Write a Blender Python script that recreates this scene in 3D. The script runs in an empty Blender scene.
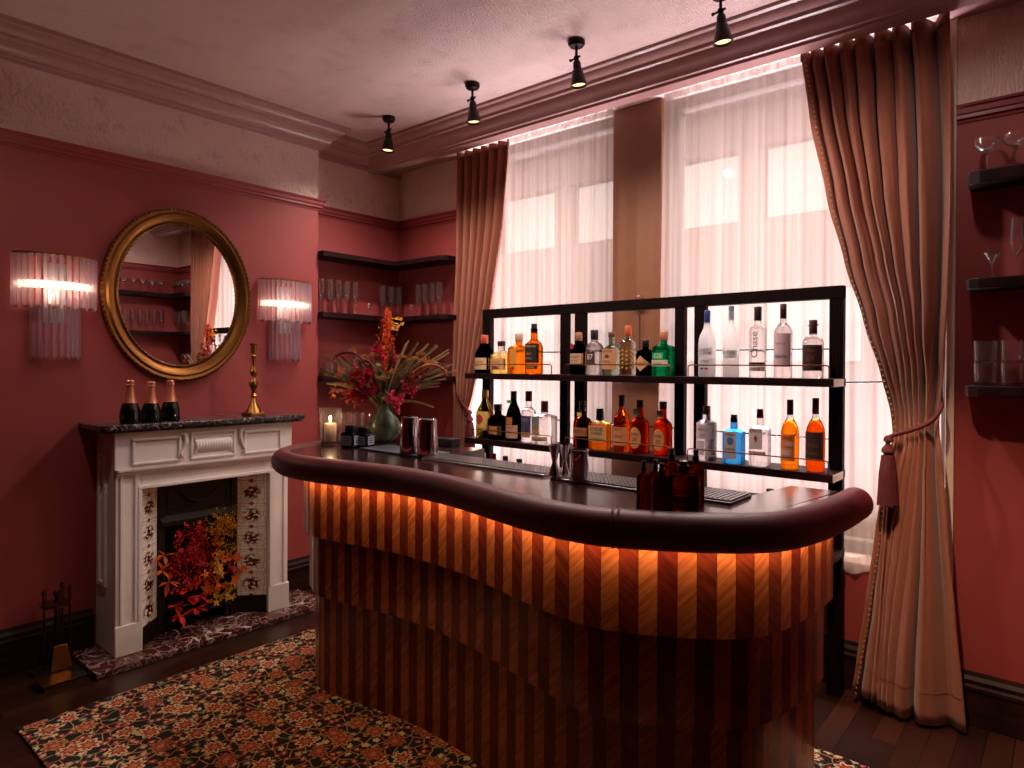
import bpy, bmesh, math, random
from mathutils import Vector, noise
random.seed(7)
PI = math.pi
S = bpy.context.scene
COL = S.collection

# ------------------------------------------------------------------ camera, world, big lights, exposure
FPX, CYP, CAMZ = 666.0, 368.8, 1.5
yaw, pitch, roll = [math.radians(a) for a in (-40.357, .2713, .3152)]
vf = Vector((math.sin(yaw)*math.cos(pitch), math.cos(yaw)*math.cos(pitch), -math.sin(pitch)))
vr = Vector((math.cos(yaw), -math.sin(yaw), 0)); vu = vr.cross(vf)
vr, vu = vr*math.cos(roll)+vu*math.sin(roll), -vr*math.sin(roll)+vu*math.cos(roll)
cam = bpy.data.cameras.new('camera'); camo = bpy.data.objects.new('camera', cam); COL.objects.link(camo)
cam.sensor_width = 36; cam.lens = FPX/1024*36; cam.clip_start = .05
cam.shift_y = -(384-CYP)/1024
from mathutils import Matrix
M3 = Matrix((vr, vu, -vf)).transposed()
camo.matrix_world = Matrix.Translation((0, 0, CAMZ)) @ M3.to_4x4()
S.camera = camo
S.view_settings.view_transform = 'Standard'; S.view_settings.look = 'None'
S.view_settings.exposure = 0.0; S.view_settings.gamma = 1; S.view_settings.use_curve_mapping = False

W = bpy.data.worlds.new('sky'); S.world = W; W.use_nodes = True
bgn = W.node_tree.nodes['Background']; bgn.inputs[0].default_value = (1.0, .93, .91, 1); bgn.inputs[1].default_value = 1.05

def area(name, loc, tgt, sx, sy, power, col):
    l = bpy.data.lights.new(name, 'AREA'); l.shape = 'RECTANGLE'; l.size = sx; l.size_y = sy; l.energy = power; l.color = col
    o = bpy.data.objects.new(name, l); COL.objects.link(o); o.location = loc
    o.rotation_euler = (Vector(tgt)-Vector(loc)).to_track_quat('-Z', 'Y').to_euler(); return o
def spot(name, loc, tgt, power, col, ang, blend, rad=.03):
    l = bpy.data.lights.new(name, 'SPOT'); l.energy = power; l.color = col; l.spot_size = math.radians(ang); l.spot_blend = blend; l.shadow_soft_size = rad
    o = bpy.data.objects.new(name, l); COL.objects.link(o); o.location = loc
    o.rotation_euler = (Vector(tgt)-Vector(loc)).to_track_quat('-Z', 'Y').to_euler(); return o
def point(name, loc, power, col, rad=.03):
    l = bpy.data.lights.new(name, 'POINT'); l.energy = power; l.color = col; l.shadow_soft_size = rad
    o = bpy.data.objects.new(name, l); COL.objects.link(o); o.location = loc; return o
area('sky_over_the_street', (-2.0, 5.4, 4.9), (-2.2, 2.4, 1.2), 4.5, 2.0, 880, (1, .93, .90))
area('added_ceiling_uplight', (-1.9, 4.7, -.3), (-2.0, 2.4, 3.1), 3.6, 1.0, 1150, (.92, .89, .97))  # added area light out of view below the sill, brightens the ceiling

# ------------------------------------------------------------------ photograph measurements -> places
def ray(px, py): return vf + vr*((px-512)/FPX) - vu*((py-CYP)/FPX)
def pX(px, py, X): d = ray(px, py); t = X/d.x; return Vector((X, d.y*t, CAMZ+d.z*t))
def pY(px, py, Y): d = ray(px, py); t = Y/d.y; return Vector((d.x*t, Y, CAMZ+d.z*t))
def pZ(px, py, Z): d = ray(px, py); t = (Z-CAMZ)/d.z; return Vector((d.x*t, d.y*t, Z))

# ------------------------------------------------------------------ mesh builder
class MB:
    def __init__(s): s.v = []; s.f = []; s.m = []; s.uv = None
    def box(s, x0, x1, y0, y1, z0, z1, m=0):
        b = len(s.v)
        for z in (z0, z1):
            s.v += [(x0, y0, z), (x1, y0, z), (x1, y1, z), (x0, y1, z)]
        s.f += [(b+3, b+2, b+1, b), (b+4, b+5, b+6, b+7)] + [(b+i, b+(i+1) % 4, b+4+(i+1) % 4, b+4+i) for i in range(4)]
        s.m += [m]*6; return s
    def quad(s, a, b_, c, d, m=0):
        b = len(s.v); s.v += [tuple(a), tuple(b_), tuple(c), tuple(d)]; s.f.append((b, b+1, b+2, b+3)); s.m.append(m); return s
    def rings(s, rings, cap0=True, cap1=True, m=0, closed=True):
        b = len(s.v); n = len(rings[0])
        for r in rings: s.v += [tuple(p) for p in r]
        k = n if closed else n-1
        for i in range(len(rings)-1):
            mm = m[i] if isinstance(m, (list, tuple)) else m
            for j in range(k):
                s.f.append((b+i*n+j, b+i*n+(j+1) % n, b+(i+1)*n+(j+1) % n, b+(i+1)*n+j)); s.m.append(mm)
        m0 = m[0] if isinstance(m, (list, tuple)) else m; m1 = m[-1] if isinstance(m, (list, tuple)) else m
        if cap0: s.f.append(tuple(b+j for j in range(n))[::-1]); s.m.append(m0)
        if cap1: s.f.append(tuple(b+(len(rings)-1)*n+j for j in range(n))); s.m.append(m1)
        return s
    def lathe(s, prof, c=(0, 0, 0), seg=20, m=0, cap0=True, cap1=True, sy=1.0):
        R = [[(c[0]+r*math.cos(2*PI*j/seg), c[1]+r*sy*math.sin(2*PI*j/seg), c[2]+z) for j in range(seg)] for r, z in prof]
        return s.rings(R, cap0, cap1, m)
    def tube(s, pts, rad, seg=8, m=0, cap=True):
        pts = [Vector(p) for p in pts]; n = len(pts); R = []
        up = None
        for i, p in enumerate(pts):
            t = (pts[min(i+1, n-1)]-pts[max(i-1, 0)])
            if t.length < 1e-9: t = Vector((0, 0, 1))
            t.normalize()
            if up is None: up = t.orthogonal().normalized()
            up = (up - t*up.dot(t)); up = up.normalized() if up.length > 1e-6 else t.orthogonal().normalized()
            sd = t.cross(up); r = rad[i] if isinstance(rad, (list, tuple)) else rad
            R.append([p+(up*math.cos(2*PI*j/seg)+sd*math.sin(2*PI*j/seg))*r for j in range(seg)])
        return s.rings(R, cap, cap, m)
    def ball(s, c, r, seg=12, m=0, sz=1.0):
        k = seg//2; return s.lathe([(max(1e-4, r*math.sin(PI*i/k)), -r*sz*math.cos(PI*i/k)) for i in range(k+1)], c, seg, m)
    def prism(s, poly, z0, z1, m=0):
        return s.rings([[(x, y, z0) for x, y in poly], [(x, y, z1) for x, y in poly]], True, True, m)
    def grid(s, fn, nu, nv, m=0):
        b = len(s.v)
        for j in range(nv+1):
            for i in range(nu+1): s.v.append(tuple(fn(i/nu, j/nv)))
        for j in range(nv):
            for i in range(nu):
                a = b+j*(nu+1)+i; s.f.append((a, a+1, a+nu+2, a+nu+1)); s.m.append(m)
        return s

def link(name, me, mats, parent=None, smooth=False, bevel=0, solid=0, wo=True, angle=40):
    for mt in (mats if isinstance(mats, (list, tuple)) else [mats]): me.materials.append(mt)
    o = bpy.data.objects.new(name, me); COL.objects.link(o)
    if smooth:
        me.shade_smooth()
        if smooth != 'all': me.set_sharp_from_angle(angle=math.radians(angle))
    if parent is not None:
        if wo:
            root = Vector(parent.location)
            q = parent
            while q.parent: q = q.parent; root += q.location
            me.transform(Matrix.Translation(-root))
        o.parent = parent
    if solid:
        sm = o.modifiers.new('thickness', 'SOLIDIFY'); sm.thickness = solid; sm.offset = 0
    if bevel:
        bm = o.modifiers.new('bevel', 'BEVEL'); bm.width = bevel; bm.segments = 2; bm.limit_method = 'ANGLE'; bm.angle_limit = math.radians(50)
    return o
def obj(name, mb, mats, parent=None, smooth=False, bevel=0, solid=0, wo=True, angle=40):
    me = bpy.data.meshes.new(name); me.from_pydata(mb.v, [], mb.f)
    if mb.m: me.polygons.foreach_set('material_index', mb.m)
    if mb.uv:
        ul = me.uv_layers.new(name='UVMap')
        for lp in me.loops: ul.data[lp.index].uv = mb.uv[lp.vertex_index]
    me.update()
    b = bmesh.new(); b.from_mesh(me); bmesh.ops.recalc_face_normals(b, faces=b.faces) if not mb.uv else None; b.to_mesh(me); b.free()
    return link(name, me, mats, parent, smooth, bevel, solid, wo, angle)
def thing(name, label, cat, loc=(0, 0, 0), group=None, rz=0):
    o = bpy.data.objects.new(name, None); COL.objects.link(o); o.empty_display_size = .05
    o.location = loc; o.rotation_euler = (0, 0, rz); o['label'] = label; o['category'] = cat
    if group: o['group'] = group
    return o
def tag(o, label, cat, group=None, kind=None):
    o['label'] = label; o['category'] = cat
    if group: o['group'] = group
    if kind: o['kind'] = kind
    return o
def struct(name, mb, mats, parent=None, label=None, **k):
    o = obj(name, mb, mats, parent, **k)
    if parent is None: o['kind'] = 'structure'
    if label: o['label'] = label
    return o
def origin_to(o, p):
    p = Vector(p); o.data.transform(Matrix.Translation(-p)); o.location = p; return o
def dup(root, loc, label, group=None, rz=None):
    r = root.copy(); COL.objects.link(r); r.location = loc; r['label'] = label
    if group: r['group'] = group
    if rz is not None: r.rotation_euler = (0, 0, rz)
    for ch in list(root.children):
        c = ch.copy(); COL.objects.link(c); c.parent = r
        for g in ch.children:
            d = g.copy(); COL.objects.link(d); d.parent = c
    return r
def catmull(P, n):
    P = [Vector(p) for p in P]; out = []
    Q = [2*P[0]-P[1]]+P+[2*P[-1]-P[-2]]
    for i in range(1, len(Q)-2):
        for k in range(n):
            t = k/n; a, b, c, d = Q[i-1], Q[i], Q[i+1], Q[i+2]
            out.append(.5*((2*b)+(c-a)*t+(2*a-5*b+4*c-d)*t*t+(3*b-a-3*c+d)*t**3))
    out.append(P[-1]); return out

# ------------------------------------------------------------------ materials
def lin(c): return tuple((x/255/12.92 if x/255 <= .04045 else ((x/255+.055)/1.055)**2.4) for x in c)+(1,)
class NT:
    def __init__(s, name):
        s.mat = bpy.data.materials.new(name); s.mat.use_nodes = True; s.t = s.mat.node_tree; s.n = s.t.nodes; s.n.clear()
        s.out = s.n.new('ShaderNodeOutputMaterial')
    def add(s, ty, ins=None, **at):
        n = s.n.new(ty)
        for k, v in at.items(): setattr(n, k, v)
        for k, v in (ins or {}).items():
            if isinstance(v, bpy.types.NodeSocket): s.t.links.new(v, n.inputs[k])
            else: n.inputs[k].default_value = v
        return n
    def ramp(s, fac, stops, interp='LINEAR'):
        n = s.add('ShaderNodeValToRGB', {0: fac}); e = n.color_ramp.elements; n.color_ramp.interpolation = interp
        while len(e) < len(stops): e.new(.5)
        for i, (p, c) in enumerate(stops): e[i].position = p; e[i].color = c if len(c) == 4 else tuple(c)+(1,)
        return n.outputs[0]
    def math(s, op, a, b=0.0, c=0.0): return s.add('ShaderNodeMath', {0: a, 1: b, 2: c}, operation=op).outputs[0]
    def mix(s, f, a, b): return s.add('ShaderNodeMix', {0: f, 6: a, 7: b}, data_type='RGBA').outputs[2]
    def surf(s, sock): s.t.links.new(sock, s.out.inputs[0]); return s.mat
    def bsdf(s, col, rough=.5, metal=0.0, bump=None, bs=.2, bd=.01, **kw):
        p = s.add('ShaderNodeBsdfPrincipled', {'Base Color': col, 'Roughness': rough, 'Metallic': metal})
        for k, v in kw.items(): p.inputs[k].default_value = v
        if bump is not None:
            b = s.add('ShaderNodeBump', {'Height': bump, 'Strength': bs, 'Distance': bd}); s.t.links.new(b.outputs[0], p.inputs['Normal'])
        return s.surf(p.outputs[0])
def co(t, kind='Object', scale=None):
    o = t.add('ShaderNodeTexCoord').outputs[kind]
    if scale: o = t.add('ShaderNodeMapping', {0: o, 3: scale}).outputs[0]
    return o
def geo(t, scale=None):
    o = t.add('ShaderNodeNewGeometry').outputs['Position']
    if scale: o = t.add('ShaderNodeMapping', {0: o, 3: scale}).outputs[0]
    return o
def nz(t, v, scale, detail=3, rough=.5): return t.add('ShaderNodeTexNoise', {'Vector': v, 'Scale': scale, 'Detail': detail, 'Roughness': rough}).outputs[0]
def plain(name, c, rough=.5, metal=0.0, var=.12, sc=14, bump=0, bsc=200, **kw):
    t = NT(name); g = co(t); f = nz(t, g, sc); cc = lin(c)
    a = tuple(x*(1-var) for x in cc[:3])+(1,); b = tuple(min(1, x*(1+var)) for x in cc[:3])+(1,)
    col = t.ramp(f, [(.3, a), (.7, b)])
    return t.bsdf(col, rough, metal, nz(t, g, bsc, 2) if bump else None, bump, .002, **kw)

M = {}
M['paint'] = plain('red_wall_paint', (146, 56, 55), .62, 0, .05, 5, .08, 300)
def anaglypta(name, c, rough):
    t = NT(name); g = geo(t)
    v = t.add('ShaderNodeTexVoronoi', {'Vector': t.add('ShaderNodeMixRGB', {0: .12, 1: g, 2: t.add('ShaderNodeTexNoise', {'Vector': g, 'Scale': 6.0}).outputs[1]}).outputs[0], 'Scale': 9.0}, feature='SMOOTH_F1').outputs[0]
    w = t.add('ShaderNodeTexWave', {'Vector': g, 'Scale': 22.0, 'Distortion': 9.0, 'Detail': 2.0, 'Detail Scale': 1.2}).outputs[1]
    h = t.math('ADD', t.math('MULTIPLY', v, 1.4), t.math('MULTIPLY', w, .5)); h = t.math('ADD', h, t.math('MULTIPLY', nz(t, g, 60), .5))
    cc = lin(c)
    col = t.ramp(h, [(.3, tuple(x*.86 for x in cc[:3])), (1.3, tuple(min(1, x*1.12) for x in cc[:3]))])
    return t.bsdf(col, rough, 0, h, .55, .006)
M['frieze'] = anaglypta('embossed_frieze_paper', (214, 180, 168), .42)
M['ceiling'] = anaglypta('embossed_ceiling_paper', (204, 172, 166), .36)
M['cornice'] = plain('cornice_gloss_paint', (176, 130, 126), .28, 0, .05)
M['rail_paint'] = plain('picture_rail_paint', (140, 50, 54), .38, 0, .05)
M['soffit'] = plain('window_head_paint', (226, 206, 200), .5, 0, .03)
M['tan'] = plain('tan_pier_paint', (124, 76, 50), .55, 0, .05)
M['cream'] = plain('cream_joinery_paint', (214, 196, 178), .45, 0, .04)
def wood(name, c1, c2, rough, axis_scale=(1, 1, 1), sc=8, coat=0.0):
    t = NT(name); g = geo(t, axis_scale)
    n = nz(t, g, sc, 6, .6); w = t.add('ShaderNodeTexWave', {'Vector': g, 'Scale': sc*.4, 'Distortion': 6.0, 'Detail': 3.0}).outputs[1]
    f = t.math('ADD', t.math('MULTIPLY', n, .7), t.math('MULTIPLY', w, .3))
    return t.bsdf(t.ramp(f, [(.3, lin(c1)), (.72, lin(c2))]), rough, 0, f, .08, .002, **{'Coat Weight': coat, 'Coat Roughness': .15})
M['baseboard'] = wood('dark_stained_skirting', (26, 11, 8), (50, 20, 15), .5, (.4, .4, 6))
M['baseboard'].node_tree.nodes['Principled BSDF'].inputs['Specular IOR Level'].default_value = .2
M['darkwood'] = wood('dark_shelf_wood', (22, 8, 9), (40, 13, 15), .5, (1, 1, 8), 6)
M['darkwood'].node_tree.nodes['Principled BSDF'].inputs['Specular IOR Level'].default_value = .12
M['black_frame'] = wood('black_stained_oak', (10, 4, 4), (24, 9, 9), .6, (6, 6, 1), 8)
M['black_frame'].node_tree.nodes['Principled BSDF'].inputs['Specular IOR Level'].default_value = .06
M['counter'] = wood('dark_counter_wood', (40, 14, 12), (50, 18, 17), .2, (1, 9, 9), 5, 1.0)
M['blackcounter'] = wood('dark_counter_end_grain', (34, 12, 11), (60, 24, 20), .25, (1, 9, 9), 5, .5)
def leather():
    t = NT('burgundy_leather'); g = geo(t)
    v = t.add('ShaderNodeTexVoronoi', {'Vector': g, 'Scale': 420.0}).outputs[0]; f = nz(t, g, 12)
    return t.bsdf(t.ramp(f, [(.3, lin((82, 18, 28))), (.7, lin((104, 26, 38)))]), .46, 0, v, .12, .001, **{'Specular IOR Level': .4})
M['leather'] = leather()
def floorboards():
    t = NT('dark_parquet_boards'); g = geo(t)
    br = t.add('ShaderNodeTexBrick', {'Vector': t.add('ShaderNodeMapping', {0: g, 2: (0, 0, PI/2)}).outputs[0], 'Color1': lin((74, 36, 24)), 'Color2': lin((44, 20, 14)), 'Mortar': lin((12, 6, 5)), 'Scale': 1.0, 'Mortar Size': .002, 'Brick Width': .75, 'Row Height': .09})
    gr = nz(t, t.add('ShaderNodeMapping', {0: g, 3: (60, 3, 1)}).outputs[0], 2.5, 5)
    col = t.mix(.75, br.outputs[0], t.mix(gr, lin((20, 9, 7)), br.outputs[0]))
    return t.bsdf(col, .30, 0, t.math('ADD', gr, br.outputs[1]), .12, .002)
M['floor'] = floorboards()
def marble(name, base, dark, vein, sc=5.0):
    t = NT(name); g = geo(t)
    d = t.add('ShaderNodeTexNoise', {'Vector': g, 'Scale': sc, 'Detail': 4.0}).outputs[1]
    gg = t.add('ShaderNodeMixRGB', {0: .28, 1: g, 2: d}).outputs[0]
    v = t.add('ShaderNodeTexVoronoi', {'Vector': gg, 'Scale': sc*2.2}, feature='DISTANCE_TO_EDGE').outputs[0]
    v2 = t.add('ShaderNodeTexVoronoi', {'Vector': gg, 'Scale': sc*5}, feature='DISTANCE_TO_EDGE').outputs[0]
    m = t.math('MULTIPLY', t.ramp(v, [(.0, (1, 1, 1)), (.05, (0, 0, 0))]), t.ramp(nz(t, g, sc*.9), [(.42, (0, 0, 0)), (.6, (1, 1, 1))]))
    m2 = t.math('MULTIPLY', t.ramp(v2, [(.0, (.7, .7, .7)), (.06, (0, 0, 0))]), nz(t, g, sc*1.5))
    b = t.mix(nz(t, g, sc*3, 5), lin(dark), lin(base))
    return t.bsdf(t.mix(t.math('MAXIMUM', m, m2), b, lin(vein)), .16)
M['marble'] = marble('rouge_marble', (104, 48, 46), (40, 18, 18), (226, 208, 200), 4.5)
M['black_marble'] = marble('black_marble', (44, 26, 28), (12, 8, 9), (190, 176, 176), 9)
M['white'] = plain('white_mantel_paint', (240, 228, 226), .42, 0, .03)
M['iron'] = plain('cast_iron', (46, 36, 32), .45, .6, .25, 30, .5, 90)
M['iron_dark'] = plain('sooty_iron', (16, 12, 11), .7, .2, .2)
def tiles():
    t = NT('floral_hearth_tiles'); uv = t.add('ShaderNodeTexCoord').outputs['UV']
    sx = t.add('ShaderNodeSeparateXYZ', {0: uv}); U, V = sx.outputs[0], sx.outputs[1]
    fu = t.math('SUBTRACT', t.math('FRACT', U), .5); fv = t.math('SUBTRACT', t.math('FRACT', V), .5)
    r = t.math('SQRT', t.math('ADD', t.math('MULTIPLY', fu, fu), t.math('MULTIPLY', fv, fv)))
    n = t.add('ShaderNodeTexNoise', {'Vector': uv, 'Scale': 7.0, 'Detail': 1.0}).outputs[0]
    line = t.add('ShaderNodeTexVoronoi', {'Vector': uv, 'Scale': 4.0, 'Randomness': .35}, feature='DISTANCE_TO_EDGE').outputs[0]
    base = t.mix(t.ramp(line, [(.0, (1, 1, 1)), (.05, (0, 0, 0))]), lin((244, 236, 226)), lin((160, 132, 116)))
    fl = t.math('MULTIPLY', t.ramp(r, [(.22, (1, 1, 1)), (.36, (0, 0, 0))]), t.ramp(n, [(.43, (0, 0, 0)), (.46, (1, 1, 1))], 'CONSTANT'))
    pick = t.ramp(t.add('ShaderNodeTexNoise', {'Vector': uv, 'Scale': 11.0}).outputs[0], [(.0, lin((52, 62, 36))), (.47, lin((150, 52, 40))), (.56, lin((64, 34, 28)))], 'CONSTANT')
    c = t.mix(fl, base, pick)
    dia = t.ramp(t.math('ADD', t.math('ABSOLUTE', fu), t.math('ABSOLUTE', t.math('SUBTRACT', t.math('ABSOLUTE', fv), .5))), [(.0, (1, 1, 1)), (.1, (0, 0, 0))], 'CONSTANT')
    c = t.mix(dia, c, lin((158, 66, 46)))
    g1 = t.math('MAXIMUM', t.math('ABSOLUTE', fu), t.math('ABSOLUTE', fv))
    c = t.mix(t.ramp(g1, [(.0, (0, 0, 0)), (.49, (1, 1, 1))], 'CONSTANT'), c, lin((96, 78, 68)))
    return t.bsdf(c, .18)
M['tiles'] = tiles()
def metal(name, c, rough=.25, bump=0): return plain(name, c, rough, 1.0, .10, 25, bump, 120)
M['gilt'] = metal('antique_gilt', (126, 82, 42), .42, .25)
M['brass'] = metal('polished_brass', (160, 114, 60), .3)
M['darkbrass'] = metal('aged_brass', (124, 84, 48), .34)
M['steel'] = metal('polished_steel', (206, 200, 204), .10)
M['brushed'] = metal('brushed_steel', (170, 164, 168), .3)
M['bronze'] = plain('dark_bronze', (34, 24, 20), .4, .7, .2)
M['black'] = plain('black_plastic', (14, 12, 13), .4, 0, .1)
M['mirror'] = NT('silvered_mirror').bsdf((.92, .90, .89, 1), .0, 1.0)
def thin_glass(name, tint=(.96, .95, .95), refl=.8, milk=.0):
    t = NT(name); fr = t.add('ShaderNodeFresnel', {0: 1.5}).outputs[0]
    a = t.add('ShaderNodeBsdfTransparent', {0: tint+(1,)}); b = t.add('ShaderNodeBsdfGlossy', {0: (1, 1, 1, 1), 1: .03})
    m = t.add('ShaderNodeMixShader', {0: t.math('MULTIPLY', t.math('ADD', fr, .01), refl), 1: a.outputs[0], 2: b.outputs[0]})
    d = t.add('ShaderNodeBsdfDiffuse', {0: (.95, .92, .93, 1)})
    return t.surf(t.add('ShaderNodeMixShader', {0: milk, 1: m.outputs[0], 2: d.outputs[0]}).outputs[0])
M['thin'] = thin_glass('thin_glassware', (.985, .975, .975), .7, .012)
M['pane'] = thin_glass('window_pane', (.97, .96, .96), .3)
def glass(name, c, rough=.0, ior=1.42, trans=.25):
    t = NT(name); g = t.add('ShaderNodeBsdfGlass', {0: lin(c), 1: rough, 2: ior}); a = t.add('ShaderNodeBsdfTransparent', {0: lin(c)})
    return t.surf(t.add('ShaderNodeMixShader', {0: trans, 1: g.outputs[0], 2: a.outputs[0]}).outputs[0])
GL = {}
def frosted(c):
    t = NT('frosted_glass'); a = t.add('ShaderNodeBsdfTranslucent', {0: lin(c)}); b = t.add('ShaderNodeBsdfTransparent', {0: lin(c)}); d = t.add('ShaderNodeBsdfPrincipled', {'Base Color': lin(c), 'Roughness': .35})
    m = t.add('ShaderNodeMixShader', {0: .35, 1: a.outputs[0], 2: b.outputs[0]}); return t.surf(t.add('ShaderNodeMixShader', {0: .3, 1: m.outputs[0], 2: d.outputs[0]}).outputs[0])
def gl(c, rough=.0):
    k = (c, rough)
    if k not in GL: GL[k] = frosted(c) if rough else glass('bottle_glass_%d_%d_%d' % c, c, rough)
    return GL[k]
PM = {}
def pm(c, rough=.5, metal=0.0):
    k = (c, rough, metal)
    if k not in PM: PM[k] = plain('finish_%d_%d_%d' % c, c, rough, metal, .06)
    return PM[k]
def rodmat():
    t = NT('crystal_rod'); g = t.add('ShaderNodeBsdfGlass', {0: lin((246, 240, 250)), 1: .10, 2: 1.45}); a = t.add('ShaderNodeBsdfTransparent', {0: (.98, .96, .98, 1)}); d = t.add('ShaderNodeBsdfTranslucent', {0: lin((240, 226, 236))})
    m = t.add('ShaderNodeMixShader', {0: .45, 1: g.outputs[0], 2: a.outputs[0]}); return t.surf(t.add('ShaderNodeMixShader', {0: .34, 1: m.outputs[0], 2: d.outputs[0]}).outputs[0])
M['rod'] = rodmat()
def emit(name, c, s): t = NT(name); return t.surf(t.add('ShaderNodeEmission', {0: lin(c), 1: s}).outputs[0])
M['sconce_lamp'] = emit('sconce_lamp_glow', (255, 220, 180), 3.4)
M['led'] = emit('warm_led', (255, 214, 150), 24)
M['lamp_lens'] = emit('spot_lens_glow', (255, 214, 150), 2.2)
M['flame'] = emit('candle_flame', (255, 190, 90), 14)
def wax():
    t = NT('candle_wax'); return t.bsdf(lin((240, 214, 190)), .5, 0, None, **{'Subsurface Weight': .6, 'Subsurface Radius': (.03, .012, .006), 'Subsurface Scale': .6})
M['wax'] = wax()
def linen(name, c, transl, rough=.85):
    t = NT(name); g = geo(t)
    w1 = nz(t, t.add('ShaderNodeMapping', {0: g, 3: (90, 90, 900)}).outputs[0], 1, 2); w2 = nz(t, t.add('ShaderNodeMapping', {0: g, 3: (900, 900, 60)}).outputs[0], 1, 2)
    f = t.math('ADD', t.math('MULTIPLY', w1, .5), t.math('MULTIPLY', w2, .5)); cc = lin(c)
    col = t.ramp(f, [(.3, tuple(x*.8 for x in cc[:3])), (.7, tuple(min(1, x*1.15) for x in cc[:3]))])
    p = t.add('ShaderNodeBsdfPrincipled', {'Base Color': col, 'Roughness': rough, 'Sheen Weight': .25}); b = t.add('ShaderNodeBump', {'Height': f, 'Strength': .3, 'Distance': .001}); t.t.links.new(b.outputs[0], p.inputs['Normal'])
    tr = t.add('ShaderNodeBsdfTranslucent', {0: col})
    return t.surf(t.add('ShaderNodeMixShader', {0: transl, 1: p.outputs[0], 2: tr.outputs[0]}).outputs[0])
M['curtain'] = linen('terracotta_linen', (150, 84, 62), .05)
M['lining'] = plain('bead_trim', (150, 104, 60), .5)
M['rope'] = plain('burgundy_cord', (92, 24, 30), .8, 0, .3, 120, .6, 400)
def sheer():
    t = NT('sheer_voile'); g = geo(t)
    st = nz(t, t.add('ShaderNodeMapping', {0: g, 3: (34, 34, .5)}).outputs[0], 1, 3); we = nz(t, t.add('ShaderNodeMapping', {0: g, 3: (700, 700, 700)}).outputs[0], 1, 1)
    f = t.math('ADD', t.math('MULTIPLY', st, .8), t.math('MULTIPLY', we, .2))
    a = t.add('ShaderNodeBsdfTransparent', {0: (1, .95, .93, 1)}); b = t.add('ShaderNodeBsdfTranslucent', {0: lin((168, 148, 140))}); d = t.add('ShaderNodeBsdfDiffuse', {0: lin((226, 204, 198))})
    bd = t.add('ShaderNodeMixShader', {0: .4, 1: b.outputs[0], 2: d.outputs[0]})
    fac = t.ramp(f, [(.32, (.46, .46, .46)), (.68, (.72, .72, .72))])
    return t.surf(t.add('ShaderNodeMixShader', {0: fac, 1: a.outputs[0], 2: bd.outputs[0]}).outputs[0])
M['sheer'] = sheer()
def veneer():
    t = NT('striped_veneer'); uv = t.add('ShaderNodeTexCoord').outputs['UV']; s = t.add('ShaderNodeSeparateXYZ', {0: uv}); U, V = s.outputs[0], s.outputs[1]
    k = t.math('MULTIPLY', U, 1.0); idx = t.math('FLOOR', k); fr = t.math('FRACT', k); par = t.math('MODULO', idx, 2.0)
    sg = t.math('SUBTRACT', t.math('MULTIPLY', par, 2.0), 1.0)
    gc = t.math('ADD', V, t.math('MULTIPLY', t.math('MULTIPLY', fr, sg), .05))
    vv = t.add('ShaderNodeCombineXYZ', {0: t.math('MULTIPLY', U, .3), 1: t.math('MULTIPLY', gc, 34.0), 2: idx}).outputs[0]
    gr = nz(t, vv, 1.6, 5, .65); rnd = t.add('ShaderNodeTexWhiteNoise', {1: idx}, noise_dimensions='1D').outputs[0]
    light = t.ramp(gr, [(.3, lin((138, 62, 34))), (.70, lin((208, 118, 70)))])
    dark = t.ramp(gr, [(.3, lin((60, 15, 11))), (.70, lin((124, 40, 26)))])
    fac = t.math('ADD', par, t.math('MULTIPLY', t.math('SUBTRACT', rnd, .5), .35))
    c = t.mix(t.add('ShaderNodeClamp', {0: fac}).outputs[0], light, dark)
    c = t.mix(t.ramp(fr, [(.0, (1, 1, 1)), (.03, (0, 0, 0)), (.97, (0, 0, 0)), (1.0, (1, 1, 1))]), c, lin((50, 18, 10)))
    return t.bsdf(c, .30, 0, gr, .06, .001, **{'Coat Weight': .6, 'Coat Roughness': .16, 'Specular IOR Level': .3})
M['veneer'] = veneer()
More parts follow.
